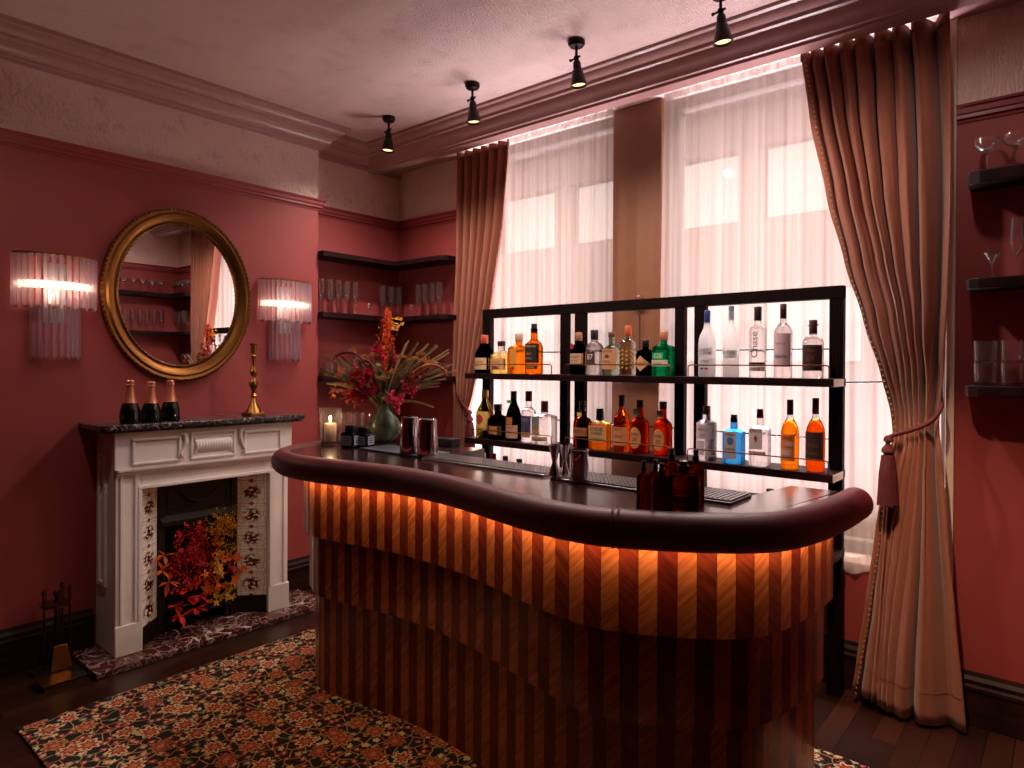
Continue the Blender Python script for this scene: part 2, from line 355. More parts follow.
def rug_mat():
    t = NT('persian_rug_pile'); g = geo(t)
    wob = t.add('ShaderNodeTexNoise', {'Vector': g, 'Scale': 14.0, 'Detail': 2.0}).outputs[1]
    gg = t.add('ShaderNodeMixRGB', {0: .035, 1: g, 2: wob}).outputs[0]
    def flowers(sc, petals, seed):
        m = t.add('ShaderNodeMapping', {0: gg, 1: (seed, seed*.7, 0)}).outputs[0]
        v = t.add('ShaderNodeTexVoronoi', {'Vector': m, 'Scale': sc, 'Randomness': .75}, voronoi_dimensions='2D')
        d = t.add('ShaderNodeVectorMath', {0: t.add('ShaderNodeVectorMath', {0: m, 1: (sc, sc, sc)}, operation='MULTIPLY').outputs[0], 1: t.add('ShaderNodeVectorMath', {0: v.outputs[2], 1: (sc, sc, sc)}, operation='MULTIPLY').outputs[0]}, operation='SUBTRACT').outputs[0]
        sx = t.add('ShaderNodeSeparateXYZ', {0: d}); an = t.math('ARCTAN2', sx.outputs[1], sx.outputs[0])
        r = t.math('ADD', v.outputs[0], t.math('MULTIPLY', t.math('SINE', t.math('MULTIPLY', an, petals)), .055)); return r, v.outputs[1]
    r1, c1 = flowers(8.2, 8.0, 3.1); r2, c2 = flowers(23.0, 5.0, 7.7)
    cr, red, gold, grn, blk, cinn = lin((240, 210, 164)), lin((184, 46, 34)), lin((212, 154, 98)), lin((104, 112, 100)), lin((18, 13, 16)), lin((178, 118, 80))
    vine = t.add('ShaderNodeTexVoronoi', {'Vector': gg, 'Scale': 19.0}, feature='DISTANCE_TO_EDGE', voronoi_dimensions='2D').outputs[0]
    ground = t.mix(t.ramp(vine, [(.0, (1, 1, 1)), (.04, (0, 0, 0))], 'CONSTANT'), blk, gold)
    s2 = t.add('ShaderNodeSeparateColor', {0: c2}).outputs[0]
    pet2 = t.ramp(s2, [(.0, red), (.34, gold), (.52, grn), (.66, cr), (.82, red)], 'CONSTANT')
    sm = t.mix(t.ramp(r2, [(.0, (0, 0, 0)), (.13, (1, 1, 1))], 'CONSTANT'), cr, pet2)
    c = t.mix(t.ramp(r2, [(.0, (1, 1, 1)), (.30, (0, 0, 0))], 'CONSTANT'), ground, sm)
    s1 = t.add('ShaderNodeSeparateColor', {0: c1}).outputs[1]
    p1 = t.ramp(s1, [(.0, cr), (.4, gold), (.62, cinn), (.8, cr)], 'CONSTANT')
    big = t.mix(t.ramp(r1, [(.0, (0, 0, 0)), (.22, (1, 1, 1))], 'CONSTANT'), t.mix(t.ramp(r1, [(.0, (0, 0, 0)), (.09, (1, 1, 1))], 'CONSTANT'), gold, red), p1)
    big = t.mix(t.ramp(r1, [(.0, (0, 0, 0)), (.31, (1, 1, 1))], 'CONSTANT'), big, blk)
    c = t.mix(t.ramp(r1, [(.0, (1, 1, 1)), (.345, (0, 0, 0))], 'CONSTANT'), c, big)
    pile = nz(t, g, 900, 1); c = t.mix(t.math('MULTIPLY', pile, .35), c, lin((30, 18, 16)))
    return t.bsdf(c, .95, 0, pile, .5, .003)
M['rug'] = rug_mat()
def leafmat(name, c, var=.3):
    t = NT(name); f = nz(t, co(t), 22); cc = lin(c)
    col = t.ramp(f, [(.3, tuple(x*(1-var) for x in cc[:3])), (.7, tuple(min(1, x*(1+var)) for x in cc[:3]))])
    p = t.add('ShaderNodeBsdfPrincipled', {'Base Color': col, 'Roughness': .6}); tr = t.add('ShaderNodeBsdfTranslucent', {0: col})
    return t.surf(t.add('ShaderNodeMixShader', {0: .35, 1: p.outputs[0], 2: tr.outputs[0]}).outputs[0])

# ------------------------------------------------------------------ dimensions
XB, XN, YW, ZC = -3.92, -4.06, 3.40, 3.10      # chimney breast, niche wall, window wall, ceiling
YN, YB0 = 2.582, .55                             # chimney breast ends
ZR0, ZR1 = 2.54, 2.61                           # picture rail
WX0, WX1, ZS, ZH = -3.33, -.405, .575, 3.06      # window opening
XR, YR, XR2, YF = .15, 2.2, 2.2, -2.6           # right pier wall, its start, far right wall, wall behind the camera

# ------------------------------------------------------------------ setting
struct('floor', MB().box(-4.3, 2.4, -2.8, 3.75, -.1, 0), M['floor'])
struct('ceiling', MB().box(-4.3, 2.4, -2.8, 3.75, ZC, ZC+.1), M['ceiling'])
def wall2(name, boxes, lower, frz=True):
    a, b = MB(), MB()
    for bx in boxes: a.box(*bx, 0, ZR0+.03)
    w = struct(name, a, M['paint'])
    for bx in boxes: b.box(*bx, ZR0+.03, ZC)
    obj('frieze', b, M['frieze'], w); return w
wall2('wall_left', [(-4.3, XN, -2.6, 3.4)], 0)
wall2('wall_chimney_breast', [(XN, XB, YB0, YN)], 0)
wb = struct('wall_back', MB().box(-4.3, WX0, YW, 3.75, 0, ZR0+.03).box(WX1, 2.4, YW, 3.75, 0, ZR0+.03).box(WX0, WX1, YW, 3.75, 0, ZS), M['paint'])
obj('frieze', MB().box(-4.3, WX0, YW, 3.75, ZR0+.03, ZC).box(WX1, 2.4, YW, 3.75, ZR0+.03, ZC), M['frieze'], wb)
obj('window_head', MB().box(WX0, WX1, YW, 3.75, ZH, ZC), M['soffit'], wb)
wall2('wall_right', [(XR, 2.4, YR, 3.4)], 0)
struct('wall_right_far', MB().box(XR2, 2.4, -2.8, YR, 0, ZC), M['darkwood'])
struct('wall_front', MB().box(-4.3, 2.4, -2.8, YF, 0, ZC), M['paint'])
# central pier between the windows and the window reveals
PX0, PX1 = pY(612, 300, 3.5).x, pY(661, 250, 3.5).x
struct('wall_window_pier', MB().box(PX0, PX1, 3.5, 3.75, ZS, ZH), M['tan'], bevel=.006)
struct('trim_1', MB().box(WX1-.028, WX1+.004, 3.385, 3.62, ZS, ZH), M['cream'], bevel=.003)
struct('trim_2', MB().box(WX0-.004, WX0+.03, 3.385, 3.62, ZS, ZH), M['cream'], bevel=.003)
struct('trim_3', MB().box(WX0+.03, WX1-.03, 3.41, 3.62, ZS-.005, ZS+.012), M['cream'], bevel=.003)
# mouldings: profile (out from wall, z) swept along a mitred path in plan
def sweep(path, prof, side):
    P = [Vector(p) for p in path]; n = len(P); mb = MB(); R = []
    for i in range(n):
        d0 = (P[i]-P[i-1]).normalized() if i else (P[1]-P[0]).normalized(); d1 = (P[i+1]-P[i]).normalized() if i < n-1 else d0
        n0 = Vector((-d0.y, d0.x))*side; n1 = Vector((-d1.y, d1.x))*side; m = n0+n1; m = m/(m.dot(n0) if m.dot(n0) else 1)
        R.append([(P[i].x+m.x*o, P[i].y+m.y*o, z) for o, z in prof])
    mb.rings(R, True, True); return mb
LP = [(XB, YB0), (XB, YN), (XN, YN), (XN, YW)]
cor = [(0, 2.945), (.012, 2.945), (.014, 2.958), (.026, 2.962), (.028, 2.975), (.04, 2.98), (.055, 2.99), (.066, 3.005), (.072, 3.022), (.09, 3.027), (.092, 3.04), (.108, 3.046), (.124, 3.06), (.13, 3.074), (.152, 3.08), (.154, 3.10), (0, 3.10)]
struct('trim_4', sweep(LP+[], cor, -1), M['cornice'], smooth=True, angle=30)
# the deep pelmet cornice in front of the windows
pel = [(0, 2.945), (0, 2.935), (.012, 2.935), (.016, 2.948), (.03, 2.952), (.036, 2.968), (.05, 2.985), (.064, 3.008), (.068, 3.024), (.084, 3.03), (.088, 3.045), (.104, 3.052), (.118, 3.068), (.124, 3.08), (.14, 3.086), (.142, 3.10), (-.09, 3.10), (-.09, 2.945)]
struct('trim_5', sweep([(XN, 3.115), (.15, 3.115)], pel, -1), M['cornice'], smooth=True, angle=30)
struct('trim_6', MB().box(XN, WX0+.02, 3.2, YW, 2.99, 3.02).box(WX1-.02, XR, 3.2, YW, 2.99, 3.02), M['cornice'])
rail = [(0, ZR0), (.006, ZR0), (.008, ZR0+.012), (.02, ZR0+.016), (.02, ZR0+.03), (.028, ZR0+.034), (.03, ZR0+.055), (.04, ZR0+.06), (.042, ZR1), (0, ZR1)]
struct('trim_7', sweep(LP+[(WX0, YW)], rail, -1), M['rail_paint'])
struct('trim_8', sweep([(WX1+.004, YW), (XR, YW), (XR, YR), (XR2, YR)], rail, -1), M['rail_paint'])
bas = [(0, 0), (.024, 0), (.024, .15), (.03, .152), (.03, .165), (.018, .172), (.02, .19), (.01, .205), (.006, .22), (0, .222)]
struct('baseboard_left', sweep([(XN, YB0), (XB, YB0), (XB, 1.235)], bas, -1), M['baseboard'])
struct('baseboard_niche', sweep([(XB, 2.215), (XB, YN), (XN, YN), (XN, YW), (XR, YW), (XR, YR), (XR2, YR), (XR2, YF)], bas, -1), M['baseboard'])
# windows: frame, sash bars, glass
for k, (a, b) in enumerate(((WX0+.03, PX0), (PX1, WX1-.03))):
    fr = MB(); z0, z1 = ZS, ZH
    for x in (a, b-.06): fr.box(x, x+.06, 3.6, 3.68, z0, z1)
    fr.box(a, b, 3.6, 3.68, z0, z0+.07).box(a, b, 3.6, 3.68, z1-.06, z1)
    w = struct('window_%d' % (k+1), fr, pm((88, 78, 74), .6))
    obj('pane', MB().box(a+.05, b-.05, 3.636, 3.642, z0+.06, z1-.05), M['pane'], w)

# ------------------------------------------------------------------ outside: the building across the street
bd = thing('office_building', 'pale office building with rows of wide windows seen through the sheers', 'building', (-6, 12, -4))
fc = MB(); fc.box(-22, 8, 12.3, 16, -4, 13)
for z in (.3, 2.9, 5.5, 8.1): fc.box(-22, 8, 12, 12.3, z, z+1.25)
x = -21.6
while x < 8: fc.box(x, x+.45, 12.05, 12.3, -4, 13); x += 2.1
obj('facade', fc, pm((150, 124, 112), .8), bd)
for z in (1.55, 4.15, 6.75):
    x = -21.1
    k = 0
    while x < -.5:
        if x > -17: obj('office_window', MB().box(x, x+1.55, 12.2, 12.28, z+.06, z+1.3), pm((250, 244, 240), .12, .85), bd)
        x += 2.1; k += 1
tag(origin_to(struct('street', MB().box(-30, 20, 4, 12.3, -4.1, -4), pm((120, 112, 108), .9)), (0, 8, -4)), 'grey street surface below the windows', 'street')

# ------------------------------------------------------------------ rug
rg = MB(); RX0, RX1, RY0, RY1 = -3.285, -.18, .76, 2.76
rg.box(RX0, RX1, RY0, RY1, .0, .011)
rug = obj('persian_rug', rg, M['rug'], bevel=.004); origin_to(rug, (-1.8, 1.7, 0)); tag(rug, 'dark floral persian rug lying under the bar on the wood floor', 'rug')

# ------------------------------------------------------------------ bar counter
C = [(-3.10, 2.24), (-3.085, 2.10), (-3.055, 1.96), (-3.0, 1.83), (-2.915, 1.735), (-2.80, 1.678), (-2.66, 1.655), (-2.50, 1.668), (-2.30, 1.705), (-2.08, 1.733), (-1.84, 1.727), (-1.65, 1.70), (-1.47, 1.658), (-1.28, 1.618), (-1.15, 1.607), (-1.03, 1.622), (-.89, 1.686), (-.78, 1.755), (-.69, 1.83), (-.635, 1.91), (-.597, 2.04), (-.575, 2.22), (-.57, 2.47)]
RC = catmull([(x, y, 1.04) for x, y in C], 8)
def offset(P, d):
    out = []
    for i, p in enumerate(P):
        t = (P[min(i+1, len(P)-1)]-P[max(i-1, 0)]).normalized(); out.append(Vector((p.x-t.y*d, p.y+t.x*d, p.z)))
    return out
bar = thing('bar_counter', 'curved cocktail bar with striped wood front and burgundy leather edge roll', 'bar counter', (-1.85, 2.0, .011))
# leather roll with rounded ends
pr = [(RC[0]+Vector((0, .03, 0)))]+RC+[RC[-1]+Vector((0, .025, 0)), RC[-1]+Vector((0, .042, 0))]
rr = [.03]+[.0555]*len(RC)+[.048, .025]
obj('leather_roll', MB().tube(pr, rr, 20), M['leather'], bar, smooth=True)
i0 = min(range(len(RC)), key=lambda i: (RC[i]-Vector((-1.0, 1.635, 1.04))).length)
for dd in (-.008, .008):
    t = (RC[i0+1]-RC[i0-1]).normalized(); c = RC[i0]+t*dd
    obj('seam', MB().tube([c-t*.004, c, c+t*.004], [.0555, .0585, .0555], 20), M['leather'], bar, smooth=True)
# counter top: front strip, wide ends, station cut-out at the back
inn = [p for p in offset(RC, .03)]
poly = [(p.x, p.y) for p in inn]
top = poly + [(-.60, 2.41), (-.763, 2.41), (-.80, 2.135), (-2.22, 2.15), (-2.25, 2.44), (-3.06, 2.44)]
obj('countertop', MB().prism(top, 1.04, 1.085), M['counter'], bar)
# veneered body in three stepped tiers
body = catmull([(-2.875, 2.40, 0), (-2.885, 2.15, 0), (-2.88, 1.95, 0), (-2.865, 1.85, 0), (-2.82, 1.785, 0), (-2.74, 1.745, 0)]+[(x, y+.05, 0) for x, y in C[6:7]], 8)[:-1]
body += [p for p in offset([Vector((q.x, q.y, 0)) for q in RC], .05) if p.x > -2.64 or p.x > -1]
bb = [Vector((p.x, p.y, 0)) for p in body]
bb = [bb[0]] + [bb[i] for i in range(1, len(bb)) if (bb[i]-bb[i-1]).length > .004]
bb = [q for i, q in enumerate(bb) if i < len(bb)//2 or q.y < 2.385] + [Vector((-.621, 2.40, 0))]
def tier(off, z0, z1, name):
    P = offset(bb, off) if off else bb; mb = MB(); n = len(P); mb.uv = []
    u = 0
    for k, z in enumerate((z0, z1)):
        u = 0
        for i, p in enumerate(P):
            if i: u += (bb[i]-bb[i-1]).length/(.041+.014*max(0, min(1, (p.x+2.4)/1.2)))
            mb.v.append((p.x, p.y, z)); mb.uv.append((u, z))
    for i in range(n-1): mb.f.append((i, i+1, n+i+1, n+i)); mb.m.append(0)
    # closed top, bottom and back
    mb.f.append(tuple(range(n))[::-1]); mb.m.append(1); mb.f.append(tuple(range(n, 2*n))); mb.m.append(1); mb.f.append((n-1, 0, n, 2*n-1)); mb.m.append(1)
    return obj(name, mb, [M['veneer'], M['darkwood']], bar)
tier(0, .725, 1.045, 'upper_front'); tier(.028, .45, .725, 'middle_front'); tier(.056, .011, .45, 'lower_front')
l0, l1 = offset(bb, -.020), offset(bb, -.040); lm = MB(); n = len(bb)
lm.rings([[(p.x, p.y, .983) for p in l0], [(p.x, p.y, .983) for p in l1]], False, False, 0, False)
obj('led_strip', lm, M['led'], bar)['label'] = 'glowing warm light strip under the roll'

# drip trays and mats
def mesh_tray(name, label, x0, x1, y0, y1, z, sk=0):
    t = thing(name, label, 'bar mat', ((x0+x1)/2, (y0+y1)/2, z))
    obj('tray', MB().box(x0, x1, y0, y1, z, z+.008), M['brushed'], t, bevel=.002)
    g = MB(); nx = int((x1-x0)/.016); ny = max(3, int((y1-y0)/.02))
    for i in range(nx): xx = x0+.008+i*(x1-x0-.016)/(nx-1); g.box(xx-.003, xx+.003, y0+.008, y1-.008, z+.008, z+.014)
    for j in range(ny): yy = y0+.008+j*(y1-y0-.016)/(ny-1); g.box(x0+.008, x1-.008, yy-.003, yy+.003, z+.0085, z+.0135)
    obj('grille', g, M['brushed'], t); return t
mesh_tray('drip_mat', 'long steel drip mat along the back edge of the bar, left of the tins', -2.20, -1.52, 1.975, 2.125, 1.085)
mesh_tray('drip_mat', 'steel drip mat on the bar behind the amber bottles', -1.47, -.79, 1.945, 2.115, 1.085)
rm = obj('rubber_mat', MB().box(-2.68, -2.235, 2.0, 2.19, 1.085, 1.0935), plain('dark_blue_rubber', (40, 40, 56), .55, 0, .2, 60, .6, 300), bevel=.003)
tag(origin_to(rm, (-2.55, 2.1, 1.085)), 'dark blue rubber mat on the bar under the vase and shakers', 'bar mat')
bx = thing('equipment_box', 'black box standing on the back of the bar beside the shakers', 'box', (-2.44, 2.37, 1.085))
ba, bb_ = pY(431, 440, 2.36).x, pY(450.5, 440, 2.36).x; bz = pY(445, 439, 2.36).z
obj('body', MB().box(ba, bb_, 2.36, 2.43, 1.085, bz-.006), M['black'], bx, bevel=.004); obj('lid', MB().box(ba-.003, bb_+.003, 2.357, 2.433, bz-.006, bz), M['black'], bx, bevel=.002)

# ------------------------------------------------------------------ back bar shelf
YFf, YS = 3.26, 3.095
bbs = thing('back_bar_shelf', 'black wood back-bar shelving with brass gallery rails before the windows', 'shelf', (-1.93, 3.28, 0))
def fx(px): return pY(px, 340, YFf).x
ZT = 1.868
posts = [(482.5, 490), (560, 567), (574.5, 584), (674.5, 684), (694, 705), (829, 843.3)]
for a, b in posts: obj('post', MB().box(fx(a), fx(b), YFf, YFf+.04, 0, ZT), M['black_frame'], bbs, bevel=.002)
xl, xr = fx(482.5), fx(843.3)
obj('top_beam', MB().box(xl, xr, YFf-.002, YFf+.042, ZT-.055, ZT+.004), M['black_frame'], bbs, bevel=.002)
SZ = [1.45, 1.033, .675]
for z in SZ: obj('shelf_board', MB().box(xl-.002, xr+.002, YS, YFf+.045, z-.036, z), M['darkwood'], bbs, bevel=.002)
obj('end_cap', MB().box(xr+.002, xr+.006, YS+.004, YFf-.01, SZ[1]-.034, SZ[1]-.002), M['cream'], bbs); obj('end_cap', MB().box(xr+.002, xr+.006, YS+.004, YFf-.01, SZ[0]-.034, SZ[0]-.002), M['cream'], bbs)
bays = [(472, 551.5), (565, 669.5), (688, 829)]
for z in SZ[:2]:
    for a, b in bays:
        x0, x1 = pY(a, 380, YS+.008).x, pY(b, 380, YS+.008).x; h = .058; y = YS+.008
        pts = [(x0, y, z)]+[(x0+.012*(1-math.cos(t)), y, z+h-.012+.012*math.sin(t)) for t in (0, .5, 1, PI/2)]+[(x1-.012*(1-math.cos(t)), y, z+h-.012+.012*math.sin(t)) for t in (PI/2, 1, .5, 0)]+[(x1, y, z)]
        obj('gallery_rail', MB().tube(pts, .0032, 8), M['darkbrass'], bbs, smooth=True)
    for (a, b) in ((489, 560), (584, 675), (705, 829)):
        obj('back_rod', MB().tube([(fx(a)-.01, YFf+.035, z+.135), (fx(b)+.01, YFf+.035, z+.135)], .004, 8), M['black'], bbs, smooth=True)
k = pY(938, 381, 3.37)
obj('tie_rod', MB().tube([(xr, YFf+.02, 1.432), (k.x, 3.345, 1.444)], .004, 8).lathe([(.0001, -.02), (.016, -.016), (.02, 0), (.016, .016), (.0001, .02)], (k.x, 3.36, 1.444), 14), M['black'], bbs, smooth=True)
obj('tie_rod', MB().tube([(xl, YFf+.02, 1.432), (-3.36, 3.385, 1.44)], .004, 8), M['black'], bbs, smooth=True)

# ------------------------------------------------------------------ bottles
def se(theta, r, n): # superellipse point
    c, s = math.cos(theta), math.sin(theta); k = (abs(c)**n+abs(s)**n)**(-1/n); return r*k*c, r*k*s
SHAPES = {   # (radius share, height share)
 'bourbon': [(.86, 0), (.98, .012), (1, .03), (1, .50), (.97, .56), (.82, .615), (.52, .66), (.40, .70), (.38, .86), (.42, .87), (.42, .90)],
 'vodka': [(.88, 0), (1, .02), (1, .50), (.96, .56), (.82, .63), (.58, .69), (.42, .735), (.36, .80), (.34, .93)],
 'straight': [(.92, 0), (1, .02), (1, .66), (.95, .695), (.6, .725), (.42, .745), (.40, .93)],
 'gin': [(.92, 0), (1, .02), (1, .60), (.96, .64), (.74, .69), (.45, .73), (.36, .75), (.36, .93)],
 'squat': [(.9, 0), (1, .03), (1, .50), (.96, .57), (.75, .64), (.42, .69), (.36, .71), (.36, .90)],
 'apoth': [(.9, 0), (1, .02), (1, .60), (.97, .645), (.80, .70), (.40, .735), (.33, .75), (.33, .88)],
 'square': [(.94, 0), (1, .02), (1, .62), (.97, .65), (.70, .68), (.40, .70), (.36, .72), (.36, .93)],
 'flask': [(.94, 0), (1, .02), (1, .60), (.95, .64), (.6, .68), (.36, .71), (.34, .93)],
 'cognac': [(.86, 0), (.94, .015), (.96, .03), (1, .40), (.99, .50), (.90, .59), (.66, .665), (.42, .72), (.33, .77), (.31, .93)],
 'wine': [(.9, 0), (1, .02), (1, .42), (.96, .52), (.80, .62), (.55, .71), (.40, .78), (.36, .94)],
 'slim': [(.92, 0), (1, .02), (1, .56), (.94, .61), (.62, .66), (.42, .70), (.40, .94)],
 'champ': [(.92, 0), (1, .02), (1, .24), (.95, .32), (.80, .42), (.64, .50), (.50, .60), (.42, .70), (.37, .80), (.36, .97)],
}
_dg = None
def text_mesh(s, width, height, vertical=False):
    cu = bpy.data.curves.new('lettering', 'FONT'); cu.body = s; cu.size = 1; cu.align_x = 'CENTER'; cu.align_y = 'CENTER'; cu.extrude = 0
    o = bpy.data.objects.new('lettering', cu); COL.objects.link(o); bpy.context.view_layer.update()
    me = bpy.data.meshes.new_from_object(o.evaluated_get(bpy.context.evaluated_depsgraph_get()))
    bpy.data.objects.remove(o)
    xs = [v.co.x for v in me.vertices]; ys = [v.co.y for v in me.vertices]
    w, h = max(xs)-min(xs), max(ys)-min(ys); cx, cy = (max(xs)+min(xs))/2, (max(ys)+min(ys))/2
    a, b = (height, width) if vertical else (width, height)
    for v in me.vertices:
        x, y = (v.co.x-cx)/w*a, (v.co.y-cy)/h*b
        v.co = (-y, x, 0) if vertical else (x, y, 0)
    return me
def face_pt(x, z, r, n, sy, off):   # point on the bottle's front (-Y) face at sideways x
    x = max(-r*.98, min(r*.98, x)); y = r*(1-abs(x/r)**n)**(1/n); return (x, -(y*sy)-off, z)
def bottle(label, cx, y, z, w, h, shape, n, body, capc, cap=(.80, 1.0, .44), labels=(), fill=None, cat='bottle', group=None, name='liquor_bottle', sy=1.0, capmetal=0.0, rough=0.0, extra=None, loc=None):
    t = thing(name, label, cat, (cx, y, z), group)
    R = w/2; prof = SHAPES[shape]; seg = 32
    rings = []; mats = []; clear = (236, 232, 230)
    pf = []
    for i, (a, b) in enumerate(prof):
        if fill and i and prof[i-1][1] < fill < b:
            q = prof[i-1]; f = (fill-q[1])/(b-q[1]); pf.append((q[0]+(a-q[0])*f, fill))
        pf.append((a, b))
    for a, b in pf:
        e = n if a > .6 else 2.0
        rings.append([(se(2*PI*j/seg, R*a, e)[0], se(2*PI*j/seg, R*a, e)[1]*sy if a > .6 else R*a*math.sin(2*PI*j/seg), b*h) for j in range(seg)])
    mm = [0 if (not fill or pf[i+1][1] <= fill+1e-6) else 1 for i in range(len(pf)-1)]
    obj('glass_body', MB().rings(rings, True, True, mm), [pm(body, .06) if shape == 'champ' else gl(body, rough), gl(clear)], t, smooth=True, wo=False)
    c0, c1, cr = cap
    if shape == 'champ': obj('foil', MB().lathe([(R*.70, .475*h), (R*.66, .50*h), (R*.52, .60*h), (R*.44, .70*h), (R*.39, .80*h), (R*.38, .86*h), (R*.44, .87*h), (R*.44, .90*h), (R*.40, .91*h), (R*.42, .97*h), (R*.30, h)], (0, 0, 0), 24), pm(capc, .35, capmetal), t, smooth=True, wo=False)
    else: obj('cap', MB().lathe([(R*cr*.96, c0*h), (R*cr, c0*h+.002), (R*cr, c1*h-.003), (R*cr*.9, c1*h)], (0, 0, 0), 18), pm(capc, .4, capmetal), t, smooth=True, wo=False)
    for L in labels:
        x0, x1, z0, z1, col = L[:5]; opt = L[5] if len(L) > 5 else {}
        x0 *= R; x1 *= R; nm = opt.get('name', 'label'); off = opt.get('off', .0012)
        if opt.get('round') or opt.get('dia'):
            mb = MB(); cxx, czz, rx, rz = (x0+x1)/2, (z0+z1)/2*h, (x1-x0)/2, (z1-z0)/2*h; k = 4 if opt.get('dia') else 24
            pts = [face_pt(cxx, czz, R, n, sy, off)]
            rad = [0.34, .67, 1.0]
            mb.v.append(pts[0])
            for q in rad:
                for j in range(24):
                    th = 2*PI*j/24
                    if k == 4: s_ = 1/(abs(math.cos(th))+abs(math.sin(th)))
                    else: s_ = 1
                    mb.v.append(face_pt(cxx+rx*q*s_*math.cos(th), czz+rz*q*s_*math.sin(th), R, n, sy, off))
            for j in range(24): mb.f.append((0, 1+j, 1+(j+1) % 24)); mb.m.append(0)
            for q in range(2):
                for j in range(24): mb.f.append((1+q*24+j, 1+(q+1)*24+j, 1+(q+1)*24+(j+1) % 24, 1+q*24+(j+1) % 24)); mb.m.append(0)
        else:
            mb = MB().grid(lambda u, v: face_pt(x0+(x1-x0)*u, (z0+(z1-z0)*v)*h, R, n, sy, off), 12, 2)
        lb = obj(nm, mb, pm(col, .6), t, smooth='all', wo=False)
        for (s, tx, tz, tw, thh, tc, vert) in opt.get('text', ()):
            me = text_mesh(s, tw*R*2, thh*h, vert)
            for v in me.vertices: v.co = face_pt(v.co.x+tx*R, v.co.y+tz*h, R, n, sy, off+.0006)
            link('lettering', me, pm(tc, .5), lb, wo=False)
    if extra: extra(t, R, h)
    return t
YBt = 3.175
def sb(label, cx, top, half, row, shape, n, body, capc, **k):    # a bottle of the back bar, from its width and top in the photograph
    z = SZ[row]; a = pY(cx-half, 370 if row == 0 else 440, YBt); b = pY(cx+half, 370 if row == 0 else 440, YBt)
    x = (a.x+b.x)/2; h = pY(cx, top, YBt).z - z; w = (b.x-a.x)*.93
    return bottle(label, x, YBt, z, w, h, shape, n, body, capc, **k)
DK, CRM, INK = (40, 16, 16), (216, 178, 140), (30, 20, 18)
G1 = 'bottles on the back bar shelves'
def T(s, x, z, w, h, c=INK, v=False): return (s, x, z, w, h, c, v)
# upper row
sb('dark bottle with orange-red foil top and cream label, leftmost on upper back-bar shelf', 484.4, 335, 7.2, 0, 'wine', 2.2, (16, 20, 18), (176, 66, 46), cap=(.78, 1, .42), labels=[(-.97, .97, .10, .40, CRM, {'text': [T('CHEROKEE', 0, .30, .6, .045), T('RESERVE', 0, .2, .5, .03)]})], group=G1)
sb('squat pale yellow bottle with cork stopper on upper back-bar shelf, left bay', 501.5, 341, 8.2, 0, 'squat', 2.6, (244, 226, 160), (70, 40, 30), cap=(.84, 1, .40), fill=.56, labels=[(-.95, .95, .12, .46, (214, 160, 112), {'text': [T('H & J', 0, .34, .5, .06, (150, 80, 50)), T('reserve', 0, .22, .6, .04, (120, 60, 40))]})], group=G1)
sb('amber square bottle with tall narrow gold label and red seal dot', 519, 333.5, 7.6, 0, 'square', 5, (244, 176, 84), (186, 150, 120), cap=(.80, 1, .44), labels=[(-.42, .42, .16, .62, (214, 150, 58), {}), (-.22, .22, .10, .18, (166, 34, 30), {'round': 1, 'off': .003, 'name': 'seal'})], group=G1)
def spout(t, R, h): pass
sb('bourbon bottle with black lettered label and black cap, upper left bay', 534, 323.7, 7.4, 0, 'bourbon', 2.2, (240, 164, 72), (18, 14, 14), cap=(.82, 1, .34), labels=[(-.96, .96, .22, .60, (36, 22, 20), {'text': [T('JEFFERSON', 0, .54, .75, .05, (226, 170, 90)), T('VERY', 0, .40, .4, .04, (220, 160, 110)), T('SMALL', 0, .31, .5, .04, (220, 160, 110))]}), (-.9, .9, .10, .17, (60, 30, 24), {'text': [T('BATCH', 0, .135, .6, .035, (226, 170, 90))]})], group=G1)
sb('dark green shaker-shaped gin bottle with round red seal, upper middle bay', 578.7, 332.5, 7.2, 0, 'gin', 2.4, (34, 40, 34), (150, 96, 70), cap=(.80, 1, .44), labels=[(-.95, .95, .26, .50, (206, 158, 124), {'text': [T('TANQUERAY', 0, .42, .7, .045), T('IMPORTED', 0, .33, .5, .03)]}), (-.75, -.05, .60, .74, (170, 24, 28), {'round': 1, 'name': 'seal'})], group=G1)
sb('clear round bottle with black cap and orange picture label, upper middle bay', 594.4, 330, 8.0, 0, 'gin', 2.2, (232, 228, 226), (26, 24, 26), cap=(.78, 1, .44), labels=[(-.95, .6, .22, .52, (70, 48, 44), {'text': [T('87', .05, .40, .35, .12, (232, 214, 196))]}), (-.95, -.55, .24, .5, (196, 96, 50), {'off': .002, 'name': 'side_label'})], group=G1)
sb('clear bottle with copper botanical label and wooden stopper, upper middle bay', 612, 332, 8.6, 0, 'squat', 2.4, (214, 226, 214), (104, 58, 42), cap=(.88, 1, .42), labels=[(-.95, .9, .14, .60, (208, 142, 98), {'text': [T('SILENT', 0, .55, .6, .045, (70, 50, 40)), T('POOL', 0, .32, .4, .05, (60, 80, 56))]}), (-.3, .25, .40, .48, (58, 78, 54), {'off': .002, 'round': 1, 'name': 'leaf_mark'})], group=G1)
pat = [(-.8+.5*i, -.45+.5*i, .12+.085*j+.02*(i % 2), .175+.085*j+.02*(i % 2), (206, 138, 48), {'dia': 1, 'name': 'gold_motif'}) for j in range(5) for i in range(4)]
sb('clear gin bottle wrapped in gold leaf pattern with copper cap', 628, 326, 8.2, 0, 'apoth', 2.2, (236, 234, 226), (184, 84, 40), cap=(.80, 1, .40), labels=pat, group=G1)
sb('black apothecary gin bottle with tan diamond label', 645.6, 340, 9.0, 0, 'apoth', 2.0, (14, 10, 12), (12, 10, 11), cap=(.80, 1, .40), labels=[(-.98, .86, .12, .56, (212, 150, 104), {'dia': 1, 'text': [T("HENDRICK'S", -.06, .34, .62, .05)]})], group=G1)
